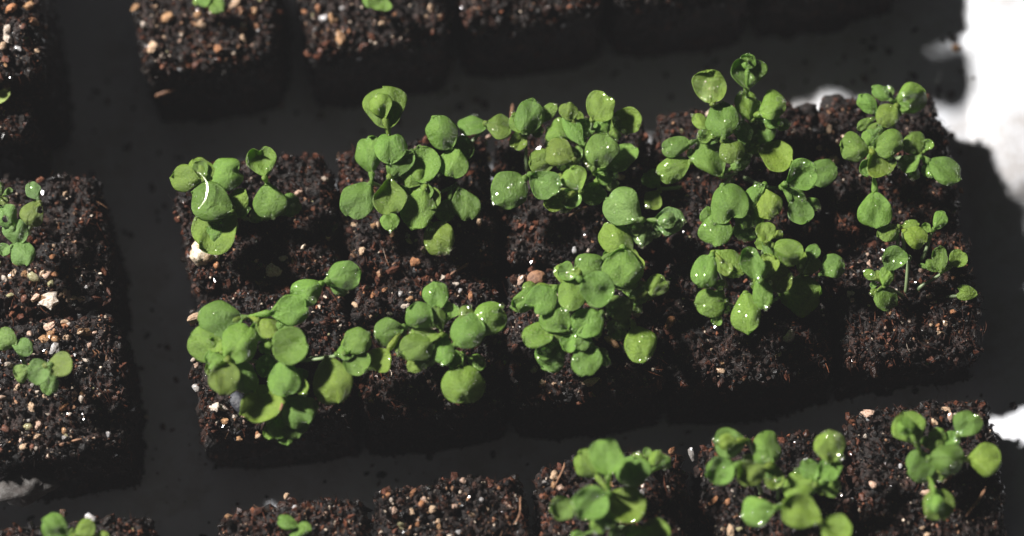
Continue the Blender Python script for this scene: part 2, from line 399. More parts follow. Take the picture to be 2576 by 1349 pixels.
    b = dict(root=root, org=org, PG=PG, N=N, M=M, q=q, h=h, n1=n1, rng=rng)
    blocks.append(b)
    keys = 'tccwoppgdwwbcyr'
    Ps = surf(npeb, 0.02, 4); rs = 0.03 + rng.random(npeb) ** 3 * 0.085
    for Pp, rr in zip(Ps, rs):
        stone(b, Pp + np.array([0, 0, rr * 0.4]), rr, rng.choice(list(keys)), rng)
    return b
def stone(b, P, r, key, rng, el=1.0):
    o = link('pebble', stone_mesh[rng.integers(0, len(stone_mesh))], None, b['root'])
    o.location = Vector((P - b['org']) * S)
    o.rotation_euler = (rng.random() * 0.8, rng.random() * 0.8, rng.random() * 6.28)
    o.scale = (r * el * 1.1, r, r * 0.9)
    c = np.array(STONE_COL[key]) * (0.8 + 0.35 * rng.random()); o.color = (*c, 1)
    return o

# the central group of ten: fractions along three lines
Tl = [(430, 408), (832, 366), (1232, 316), (1634, 268), (2045, 240), (2362, 214)]
Ml = [(478, 735), (873, 702), (1262, 678), (1655, 640), (2090, 600), (2438, 565)]
Bl = [(492, 1098), (902, 1062), (1282, 1020), (1692, 985), (2112, 938), (2478, 905)]
def cell(a, b, i, gx=13, gy=12):
    return [(a[i][0] + gx, a[i][1] + gy), (a[i + 1][0] - gx, a[i + 1][1] + gy), (b[i + 1][0] - gx, b[i + 1][1] - gy), (b[i][0] + gx, b[i][1] - gy)]
LT = ['soil block at the central group\'s upper left corner, white lump at its edge',
      'soil block under the tall cupped leaf, second in the central group\'s upper row',
      'middle soil block of the central group\'s upper row, crowded with beaded leaves',
      'soil block under the tallest pair of sprouts, fourth in its upper row',
      'soil block at the central group\'s upper right corner, next to the bright tray']
LB = ['soil block at the central group\'s lower left corner, holding a charcoal flake',
      'second soil block of the central lower row, long leaf over its front',
      'middle soil block of the central lower row, under the thickest cluster',
      'fourth soil block of the central lower row, white crust near its front',
      'soil block at the central group\'s lower right corner, tiny sprout by its edge']
grit_t = [1.0, 1.1, 0.6, 0.7, 0.9]; grit_b = [1.0, 1.2, 1.2, 0.5, 1.0]
BT = [soil_block(cell(Tl, Ml, i), LT[i], 100 + i * 10, gritty=grit_t[i], npeb=[16, 20, 12, 14, 22][i], red=0.6) for i in range(5)]
BB = [soil_block(cell(Ml, Bl, i), LB[i], 200 + i * 10, gritty=grit_b[i], npeb=[18, 24, 22, 12, 22][i], red=0.5) for i in range(5)]
# the row behind (only its front reaches into the frame)
r1 = [[(330, -165), (692, -210), (690, 140), (365, 178)], [(742, -220), (1108, -262), (1122, 84), (775, 142)], [(1146, -268), (1500, -310), (1512, 22), (1170, 62)],
      [(1525, -320), (1880, -365), (1892, -28), (1545, 8)], [(1905, -370), (2250, -410), (2268, -58), (1922, -30)]]
l1 = ['pebbly soil block at the top edge, first of the back group', 'soil block at the top edge with a small leaf, second of the back group',
      'shadowed soil block in the middle of the back group, only its front showing', 'shadowed soil block fourth in the back group, only its dark front showing', 'last soil block of the back group, towards the bright tray corner']
B1 = [soil_block(r1[i], l1[i], 300 + i * 10, gritty=[2.2, 1.8, 1, 1, 1][i], npeb=[60, 44, 10, 8, 8][i]) for i in range(5)]
# left group
BL_ = [soil_block([(-290, -110), (72, -150), (108, 182), (-250, 215)], 'soil block in the top left corner with white pebbles on it', 400, h=6.3, gritty=2.2, npeb=50),  # height raised so its shadow covers the tray gap beside it
       soil_block([(-180, 474), (238, 436), (284, 762), (-140, 800)], 'soil block at the left edge, upper of two, with the bitten round leaves', 410, gritty=1.8, npeb=56),
       soil_block([(-138, 822), (292, 780), (318, 1128), (-100, 1168)], 'pebbly soil block at the left edge, lower of two, with small round sprouts', 420, gritty=2.4, npeb=90)]
BL_.append(soil_block([(-320, -500), (45, -520), (70, -170), (-290, -130)], 'unseen soil block beyond the top left corner, added to shade the tray', 440, h=6.3, npeb=2))  # out of frame, added to keep lamp light off the tray
BL_.append(soil_block([(-560, 860), (-162, 825), (-125, 1165), (-520, 1200)], 'unseen soil block beyond the left edge, added to shade the lower left gap', 450, npeb=2))  # also out of frame, added to shade the bottom left of the tray
clump = soil_block([(-330, 205), (50, 216), (72, 340), (-330, 400)], 'crumbled piece of soil at the left edge, made tall to shade the gap between blocks', 430, h=5.3, gritty=1.0, npeb=3, N=70, M=16, name='soil_clump')  # raised above the neighbouring blocks to cast shade into the gap
# front row
r3 = [[(-40, 1335), (385, 1298), (425, 1650), (0, 1690)], [(548, 1290), (912, 1246), (952, 1600), (585, 1640)], [(932, 1236), (1305, 1196), (1345, 1550), (970, 1590)],
      [(1352, 1170), (1708, 1136), (1748, 1500), (1392, 1530)], [(1758, 1112), (2118, 1080), (2150, 1440), (1800, 1475)], [(2135, 1036), (2486, 1000), (2540, 1375), (2180, 1410)]]
l3 = ['soil block in the bottom left corner, two round leaves at its back edge', 'soil block at the bottom edge with one tiny sprout, first of the front group', 'pebbly bare soil block at the bottom edge, second of the front group',
      'soil block at the bottom edge under big overlapping leaves, third in front', 'soil block at the bottom edge, fourth of the front group, ringed by round leaves',
      'soil block in the bottom right corner with a single branching seedling']
B3 = [soil_block(r3[i], l3[i], 500 + i * 10, gritty=[1.2, 1.5, 2.0, 1.2, 1.2, 1.1][i], npeb=[16, 20, 48, 24, 24, 26][i]) for i in range(6)]

# conspicuous pebbles (column, row, radius in frame pixels, colour, elongation)
PEB = [(545, 668, 9, 'o', 1), (688, 682, 17, 'w', 1.1), (712, 650, 7, 'w', 1.5), (724, 660, 6, 'p', 1), (735, 658, 6, 'c', 1), (752, 487, 10, 'p', 1), (895, 768, 10, 'c', 1), (940, 742, 8, 'o', 1.8),
       (1010, 740, 9, 'g', 1), (968, 730, 8, 'o', 1), (1030, 752, 8, 't', 1), (1045, 766, 8, 't', 1.3), (365, 62, 11, 'w', 1), (383, 120, 14, 'c', 1.1), (548, 122, 12, 'o', 1), (612, 62, 8, 'w', 1), (452, 103, 6, 'p', 1),
       (420, 46, 18, 't', 1.1), (462, 45, 10, 'p', 1.2), (500, 40, 13, 't', 1), (508, 62, 11, 'c', 1), (612, 96, 9, 'c', 1), (610, 75, 11, 'o', 1), (340, 20, 11, 't', 1), (590, 8, 14, 'c', 1.2), (640, 30, 12, 't', 1), (813, 46, 12, 'b', 1), (835, 48, 14, 't', 1), (800, 20, 9, 'o', 1),
       (857, 95, 14, 't', 1.2), (828, 120, 12, 'd', 1.4), (770, 30, 11, 'o', 1), (1085, 20, 10, 'c', 1), (960, 60, 8, 'c', 1), (1105, 40, 7, 'c', 1), (18, 75, 13, 'w', 1), (20, 98, 13, 'w', 1), (44, 122, 8, 'b', 1), (8, 116, 12, 'c', 1.2), (93, 128, 9, 'c', 1),
       (28, 22, 17, 'o', 1), (72, 14, 12, 't', 1.3), (84, 55, 13, 'o', 1.2), (60, 68, 10, 'r', 1), (15, 150, 13, 'r', 1),
       (122, 692, 14, 'p', 1.2), (105, 688, 10, 'c', 1), (118, 705, 12, 'w', 1.2), (124, 756, 20, 'w', 1.4), (104, 752, 10, 't', 1), (90, 748, 11, 'p', 1), (30, 692, 12, 'c', 1.2), (12, 702, 9, 'w', 1), (62, 690, 9, 't', 1), (85, 700, 14, 'y', 1.1), (140, 690, 10, 'o', 1), (128, 712, 12, 'y', 1),
       (155, 742, 8, 'c', 1), (175, 745, 10, 'p', 1.5), (185, 750, 9, 'c', 1), (204, 752, 9, 'p', 1), (165, 735, 8, 'p', 1), (25, 743, 8, 'y', 1), (60, 752, 10, 'r', 1),
       (124, 821, 11, 'p', 1.3), (163, 812, 10, 'c', 1), (163, 822, 9, 'o', 1), (213, 836, 13, 't', 1.3), (202, 836, 8, 'c', 1), (170, 848, 10, 'c', 1.2), (113, 852, 13, 't', 1.2), (127, 843, 11, 't', 1), (140, 852, 11, 't', 1), (76, 842, 8, 'p', 1), (22, 918, 9, 'w', 1.2),
       (140, 876, 12, 'g', 1.5), (244, 891, 9, 'o', 1.3), (226, 867, 8, 'p', 1), (42, 975, 8, 'c', 1.6), (206, 1006, 9, 'w', 1.1), (78, 1026, 11, 'c', 1.3), (141, 996, 5, 'w', 1), (7, 1002, 8, 'p', 1.3), (160, 1024, 10, 'o', 1.2), (208, 990, 7, 't', 1), (70, 1073, 11, 'y', 1),
       (93, 1075, 11, 'p', 1.2), (57, 1124, 11, 'c', 1.2), (60, 1092, 9, 'w', 1.2), (54, 1108, 9, 'p', 1), (96, 1098, 8, 'c', 1.5), (162, 1086, 9, 't', 1), (118, 1045, 6, 'w', 1.3), (175, 1042, 5, 'w', 1), (166, 1100, 6, 'y', 1.2), (14, 1078, 10, 'r', 1), (240, 838, 6, 'p', 1), (40, 865, 8, 'o', 1.3),
       (2097, 403, 14, 'c', 1), (2085, 325, 9, 'c', 1.3), (2075, 338, 7, 'p', 1), (2062, 372, 7, 'p', 1), (2080, 378, 8, 'o', 1.4), (1560, 445, 10, 'p', 1.3), (1600, 788, 12, 'c', 1), (1684, 815, 14, 'o', 1.2), (1690, 808, 6, 'c', 1), (1478, 962, 16, 'c', 1.6), (1540, 860, 14, 't', 1.6),
       (1988, 846, 12, 'w', 1.3), (1976, 852, 7, 'w', 1), (1812, 932, 9, 'c', 1.2), (1818, 915, 6, 't', 1), (2380, 814, 9, 'c', 1), (2358, 820, 7, 'o', 1), (2364, 838, 7, 'c', 1), (2398, 785, 8, 'o', 1), (2338, 745, 8, 'p', 1), (2348, 760, 8, 'p', 1), (2395, 748, 8, 't', 1.2),
       (2188, 662, 8, 'p', 1), (2140, 740, 9, 'w', 1), (2144, 755, 6, 'p', 1), (2180, 640, 6, 'p', 1), (1065, 628, 9, 'p', 1.1), (1045, 660, 12, 'o', 1), (910, 632, 9, 'c', 1.1), (940, 568, 7, 't', 1), (952, 566, 7, 'c', 1), (988, 592, 10, 't', 1.1), (890, 565, 6, 'c', 1),
       (1224, 870, 10, 'g', 1), (1204, 915, 9, 'o', 1.2), (540, 1024, 12, 'w', 1.2), (560, 1026, 11, 'w', 1), (592, 1050, 8, 'w', 1), (612, 1058, 9, 'p', 1), (650, 1098, 9, 'c', 1), (602, 1104, 8, 't', 1), (648, 1092, 6, 'o', 1), (486, 905, 6, 'w', 1), (496, 920, 9, 'p', 1), (490, 800, 13, 'c', 1.3), (495, 975, 11, 'g', 1),
       (565, 1060, 9, 't', 1), (1690, 1135, 10, 'o', 1.2), (1740, 1142, 9, 'g', 1.7), (1395, 1196, 10, 'c', 1.2), (1392, 1224, 11, 't', 1.1), (1410, 1228, 9, 'p', 1), (1372, 1215, 7, 'g', 1), (1562, 1330, 11, 'p', 1.1), (1600, 1250, 10, 'c', 1.3), (1616, 1240, 8, 'g', 1), (2184, 1040, 13, 'p', 1.5), (2196, 1220, 11, 'p', 1.1),
       (2392, 1050, 9, 'p', 1.3), (2380, 1030, 8, 'c', 1.4), (2370, 1206, 15, 't', 1.5), (2388, 1198, 8, 'o', 1.5), (2348, 1222, 8, 'p', 1.2), (2330, 1238, 9, 'p', 1.6), (2330, 1348, 9, 'c', 1.2), (1165, 1210, 7, 'p', 1), (1040, 1240, 9, 'o', 1.2), (1062, 1268, 9, 'o', 1.1), (1066, 1258, 8, 'p', 1), (1078, 1262, 7, 'c', 1.4),
       (1088, 1282, 9, 'c', 1), (1146, 1275, 9, 'p', 1), (1105, 1325, 8, 't', 1), (1035, 1288, 8, 'c', 1), (992, 1285, 8, 'p', 1), (970, 1240, 9, 'r', 1), (1150, 1340, 8, 'b', 1), (1010, 1322, 9, 'y', 1.1), (975, 1248, 9, 'o', 1.1), (1280, 1272, 7, 'p', 1.3), (1190, 1296, 9, 'c', 1.2), (1225, 1283, 8, 'c', 1), (742, 1278, 8, 'b', 1),
       (720, 1248, 7, 'c', 1), (820, 1290, 7, 'p', 1.4), (575, 1300, 8, 't', 1), (230, 1305, 11, 'b', 1.2), (160, 1290, 10, 'd', 1), (1838, 1338, 11, 'c', 1.4), (1795, 1260, 8, 'o', 1.7), (1830, 1262, 10, 'o', 1), (1908, 1255, 7, 'c', 1), (1860, 1330, 7, 'y', 1), (2140, 1260, 8, 'b', 1),
       (1020, 770, 7, 'w', 1.3), (1050, 790, 8, 'c', 1), (1160, 733, 9, 'g', 1), (1185, 745, 9, 'o', 1.2), (935, 1010, 7, 't', 1), (980, 790, 7, 'w', 1), (1110, 700, 9, 'w', 1), (1085, 708, 9, 'c', 1), (1310, 705, 8, 'p', 1.6), (1345, 930, 9, 'y', 1), (1365, 965, 9, 'c', 1.2), (1500, 580, 10, 'r', 1), (1445, 630, 8, 'b', 1.2),
       (1080, 960, 8, 'd', 1), (1160, 1005, 9, 'd', 1), (1060, 975, 8, 'd', 1.4), (1245, 860, 8, 'd', 1), (1230, 400, 7, 'p', 1), (1230, 345, 7, 'p', 1), (2220, 360, 7, 'g', 1), (2400, 700, 8, 'o', 1.4), (2418, 480, 7, 'o', 1), (2412, 635, 10, 'o', 1.6)]
prng = np.random.default_rng(9)
def block_under(px, py):
    best = None
    for b in blocks:
        P = at(px, py, b['h'])
        q = b['q']; s = [np.cross((q[(i + 1) % 4] - q[i])[:2], (P - q[i])[:2]) for i in range(4)]
        m = max(s) if True else 0
        dmin = max([x / (np.linalg.norm((q[(i + 1) % 4] - q[i])[:2])) for i, x in enumerate(s)])
        if best is None or dmin < best[0]: best = (dmin, b, P)
    return best[1], best[2]
def surf_z(b, P):
    g = b['PG'][b['M']:b['M'] + b['N'], b['M']:b['M'] + b['N']]
    d = (g[..., 0] - P[0]) ** 2 + (g[..., 1] - P[1]) ** 2
    i = np.unravel_index(np.argmin(d), d.shape); return g[i][2], g[i]
for (x, y, r, k, el) in PEB:
    b, P = block_under(x, y); z, g = surf_z(b, P)
    r = r * 1.0 / 79.0
    P = at(x, y, z + r * 0.55)
    stone(b, P, r, k, prng, el)

# ------------------------------------------------------------------ leaves and seedlings
drop_v, drop_f = ico(2)
dv = drop_v.copy(); dv[:, 2] = np.where(dv[:, 2] < 0, dv[:, 2] * 0.25, dv[:, 2] * 0.5)
drop_me = mesh_np('water_drop', dv, drop_f); drop_me.materials.append(M_WATER)
lrng = np.random.default_rng(5)
LEAVES = []
CROPS = {'A': (640, 500, 600 / 1619), 'B': (1300, 320, 660 / 1272), 'C': (1740, 320, 820 / 1844), 'D': (700, 980, 740 / 1314), 'E': (1280, 1020, 720 / 1619),
         'F': (1980, 720, 720 / 1245), 'G': (2520, 180, 780 / 1461), 'H': (2640, 700, 700 / 1523), 'I': (3240, 300, 660 / 1484), 'J': (3300, 800, 600 / 1840),
         'K': (2100, 1680, 660 / 2151), 'L': (2700, 1620, 700 / 1992), 'M': (3400, 1540, 600 / 1461), 'N': (0, 660, 400 / 1226), 'O': (0, 1240, 400 / 1499), 'Z': (0, 0, 1 / 0.644)}
def leaf(root, org, cx, cy, w_, l_, z, ax, ay, az, style='', drops=3, tint=(1, 1, 1), hole=None):
    """blade centred at frame pixel (cx,cy), its stalk pointing at (ax,ay); w_, l_ in frame pixels"""
    rng = lrng
    w_ *= 1.07; l_ *= 1.06
    dx, dy = cx - ax, cy - ay; dist = math.hypot(dx, dy) or 1
    if dist < 3: dx, dy, dist = 0, 1, 1
    fx, fy = dx / dist, dy / dist; sx, sy = -fy, fx
    NR, NC = 36, 23
    t = np.linspace(0, 1, NR)[:, None]; u = np.linspace(-1, 1, NC)[None, :]
    t = (1 - np.cos(math.pi * (t * 0.97 + 0.02))) / 2; t = (t - t.min()) / (t.max() - t.min())
    def prof():
        a_ = 0.78 + rng.random() * 0.42; n_ = 1.95 + rng.random() * 0.4
        x_ = np.abs(2 * t ** a_ - 1)
        return (1 - x_ ** n_).clip(0) ** (1 / n_) * (1 + 0.05 * rng.normal() * np.sin(2 * math.pi * t))
    hl, hr = prof(), prof(); cut = 0.52 + 0.42 * rng.random()
    half = np.where(u < 0, hl, hr); half = half / half.max()
    half = half * (cut + (1 - cut) * smooth(0.0, 0.5, t))
    half = np.maximum(half, 0.13 * (t < 0.12))
    ph = rng.random(6) * 6.28
    wob = 1 + 0.035 * np.sin(2 * math.pi * t + ph[0] + (u > 0) * ph[1]) + 0.03 * np.sin(7 * t + ph[2] + np.sign(u) * ph[3])
    if 'w' in style: wob = wob + 0.07 * np.sin(11 * t + ph[4] + np.sign(u) * ph[5])
    X = u * half * wob * w_ / 2
    notch = (0.0 + 0.09 * rng.random() ** 2) if 'h' not in style else 0.17
    Yl = (t - 0.5) * l_ - notch * l_ * np.exp(-(u * half / 0.28) ** 2) * smooth(0.55, 1.0, t) + 0.03 * l_ * np.sin(ph[0] + u * 2.5) * t - 0.03 * l_ * u ** 2 * smooth(0.8, 1.0, t)
    lead = 0.16 * u ** 2 * smooth(0.0, 0.3, 1 - t) * 0
    Wc = w_ / 79.0; Lc = l_ / 79.0; Rc = min(Wc, Lc) / 2
    rr = (u * half) ** 2 + (2 * t - 1) ** 2
    convex = (0.22 + 0.26 * rng.random()) * Rc
    if rng.random() < 0.22: convex *= -0.7
    tiltx = rng.normal() * 0.15; tilty = 0.05 + rng.normal() * 0.16
    if 'b' in style: convex = 0.16 * Rc; tiltx = tilty = 0.0
    Zv = z - convex * rr + 0.03 * Rc * (1 - np.exp(-(u / 0.16) ** 2)) + tiltx * u * Wc / 2 + tilty * (t - 0.5) * Lc * 0.6
    Zv = Zv + 0.13 * Rc * np.sin(2.6 * u + ph[2]) * np.sin(3.9 * t + ph[3]) + 0.045 * Rc * np.sin(6.5 * u * half + ph[4]) * np.sin(8 * t + ph[5]) + 0.07 * Rc * np.abs(u) ** 3 * np.sin(9 * t + ph[1] + 2 * np.sign(u))
    if 'd' in style: Zv = Zv + 0.30 * Rc * np.exp(-(((u + 0.25) / 0.5) ** 2 + ((t - 0.55) / 0.25) ** 2))
    if 'c' in style: Zv = Zv - 0.45 * Rc * smooth(0.2, 1.0, u)
    PX = cx + X * sx + Yl * fx; PY = cy + X * sy + Yl * fy
    P = at_arr(PX, PY, Zv * np.ones_like(PX))
    # thickness
    du = np.gradient(P, axis=1); dt = np.gradient(P, axis=0)
    n = np.cross(du, dt); n /= np.linalg.norm(n, axis=-1)[..., None] + 1e-9
    n *= np.sign(n[NR // 2, NC // 2, 2] or 1)
    th = 0.028 * (1 - np.abs(u) ** 6) * np.sin(math.pi * t).clip(0) ** 0.3 + 0.006
    P2 = P - n * th[..., None]
    V = np.concatenate([P.reshape(-1, 3), P2.reshape(-1, 3)]); n0 = NR * NC
    f = grid_faces(NR, NC)
    ring = [i for i in range(NC)] + [r * NC + NC - 1 for r in range(1, NR)] + [(NR - 1) * NC + i for i in range(NC - 2, -1, -1)] + [r * NC for r in range(NR - 2, 0, -1)]
    rf_ = np.array([(ring[k], ring[k] + n0, ring[(k + 1) % len(ring)] + n0, ring[(k + 1) % len(ring)]) for k in range(len(ring))])
    upw = np.sign(np.cross(du, dt)[NR // 2, NC // 2, 2])
    if upw < 0: ft_, fb_ = f[:, ::-1], f + n0
    else: ft_, fb_ = f, f[:, ::-1] + n0
    if hole:
        m_ = ((PX - hole[0]) ** 2 + (PY - hole[1]) ** 2 < hole[2] ** 2).ravel()
        ft_ = ft_[~m_[ft_].all(1)]; fb_ = fb_[~m_[fb_ - n0].all(1)]
    LEAVES.append((cx, cy, o_holder := [None], P, n, org, PX, PY))
    # stalk
    bp = P[1, NC // 2] - n[1, NC // 2] * 0.03; inner = P[4, NC // 2] - n[4, NC // 2] * 0.05
    ap = at(ax, ay, az)
    dirb = (bp - inner); dirb /= np.linalg.norm(dirb) + 1e-9
    gap = np.linalg.norm(ap - bp)
    k = min(0.45 * gap, 0.6)
    pts = bez(inner, bp + dirb * k * 0.6, ap + np.array([0, 0, k * 0.5]), ap, 10)
    r0 = min(0.075, 0.10 * Wc) ; rad = np.linspace(r0 * 0.5, r0 * 0.85, 10); rad[1:6] = np.array([1.35, 1.5, 1.3, 1.1, 0.95]) * r0
    tv, tf4, tf3 = tube(pts, rad, 8)
    # vein tint
    vein = np.exp(-(u / 0.06) ** 2) * (1 - t * 0.7)
    for s_ in (0.2, 0.38, 0.56):
        vein = vein + 0.5 * np.exp(-((t - s_ - 0.22 * np.abs(u)) / 0.022) ** 2) * (np.abs(u) < 0.8) * (1 - np.abs(u))
    vein = np.clip(vein, 0, 1) * np.ones_like(PX)
    c = np.ones(PX.shape + (3,)) * (1 + vein[..., None] * np.array([0.16, 0.10, 0.22]))
    c = c.reshape(-1, 3)
    col = np.concatenate([c, c, np.ones((len(tv), 3)) * np.array([1.1, 1.02, 1.15])])
    o4 = len(V)
    me = mesh_np('leaf', np.concatenate([V, tv]), [ft_, fb_, rf_, tf4 + o4, tf3 + o4], col=col, origin=org)
    o = link('leaf', me, M_LEAF, root); o_holder[0] = o
    br = 0.88 + 0.38 * rng.random(); hue = rng.random()
    o.color = (tint[0] * br * (0.95 + 0.30 * hue ** 2), tint[1] * br, tint[2] * br * (1.15 - 0.3 * hue), 1)
    # water drops lying on the blade
    for _ in range(drops):
        i = rng.integers(3, NR - 3); j = rng.integers(2, NC - 2)
        if rng.random() < 0.35: i = NR - 4; 
        r = 0.018 + rng.random() ** 3.2 * 0.08
        d = link('water_drop', drop_me, None, o); nn = Vector(n[i, j])
        d.location = Vector((P[i, j] + n[i, j] * r * 0.1 - org) * S)
        d.rotation_euler = nn.to_track_quat('Z', 'Y').to_euler(); d.scale = (r * (1 + rng.random() * 0.3), r, r)
    return o, P, n
def seedling(crop, apex, leaves, label, zap=None, drops=3, tint=(1, 1, 1), group='round-leaved seedlings growing in the soil blocks', base=None):
    x0, y0, s = CROPS[crop]
    cv = lambda x, y: ((x0 + x * s) * 0.644, (y0 + y * s) * 0.644)
    k = s * 0.644
    ax, ay = cv(*apex)
    zf = 1.0 if ('beyond' in label or 'poking' in label) else 0.64
    leaves = [(L_[0], L_[1], L_[2], L_[3], TOPZ + (L_[4] - TOPZ) * zf) + tuple(L_[5:]) for L_ in leaves]
    zs = [l[4] for l in leaves]
    az = zap if zap else max(4.9, min(zs) - 0.3)
    ap = at(ax, ay, az)
    b, _ = block_under(ax, ay + 27 * (az - TOPZ))
    cc = b['org']; foot = ap.copy()
    lean = (cc[:2] - ap[:2]); ll = np.linalg.norm(lean); foot[:2] = ap[:2] + lean * min(1, 0.9 / (ll + 1e-6)) * 0.9
    if ll > 2.2: foot[:2] = cc[:2] + (ap[:2] - cc[:2]) / ll * max(ll - 1.4, 1.9) * (1.9 / max(ll - 1.4, 1.9))
    if base: foot[:2] = at(*cv(*base), TOPZ)[:2]
    fz, _ = surf_z(b, foot); foot[2] = fz - 0.1
    org = np.array([foot[0], foot[1], fz])
    root = empty('seedling', org); tag(root, label, 'seedling', group)
    mid = foot * 0.6 + ap * 0.4
    pts = bez(foot, np.array([foot[0] + lrng.normal() * 0.1, foot[1] + lrng.normal() * 0.1, foot[2] + (az - foot[2]) * 0.5]), ap - np.array([0, 0, (az - foot[2]) * 0.35]), ap, 10)
    tv, f4, f3 = tube(pts, np.linspace(0.075, 0.05, 10), 8)
    link('stem', mesh_np('stem', tv, [f4, f3], origin=org), M_STEM, root)
    if (len(leaves) >= 3 or (len(leaves) == 2 and crop in 'DEFH')) and k > 0.19 and crop not in 'ZNO':
        mx_ = np.mean([q[0] for q in leaves]); my_ = np.mean([q[1] for q in leaves]); mw = np.mean([q[2] for q in leaves]); mz = min(zs)
        for _ in range(5 if len(leaves) > 2 else 2):
            a_ = lrng.random() * 6.28; d_ = 0.35 + 0.4 * lrng.random(); f_ = 0.42 + 0.24 * lrng.random()
            leaves = leaves + [(mx_ + math.cos(a_) * mw * d_, my_ + math.sin(a_) * mw * d_, mw * f_, mw * f_ * 1.05, mz - 0.25 + 0.35 * lrng.random())]
    for L_ in leaves:
        cx, cy = cv(L_[0], L_[1]); st = L_[5] if len(L_) > 5 else ''
        nd_ = drops if 'n' not in st else 0
        dn = lrng.poisson(nd_ * 2.6 + 0.6)
        hl_ = (*cv(L_[6][0], L_[6][1]), L_[6][2] * k) if len(L_) > 6 else None
        leaf(root, org, cx, cy, L_[2] * k, L_[3] * k, L_[4], ax, ay, az, st, dn, tint, hl_)
        if 'b' in st:
            leaf(root, org, cx - 0.10 * L_[2] * k, cy - 0.02 * L_[3] * k, L_[2] * k * 0.56, L_[3] * k * 0.60, L_[4] + 0.30, ax, ay, az, 'd', 1, tint)
    return root

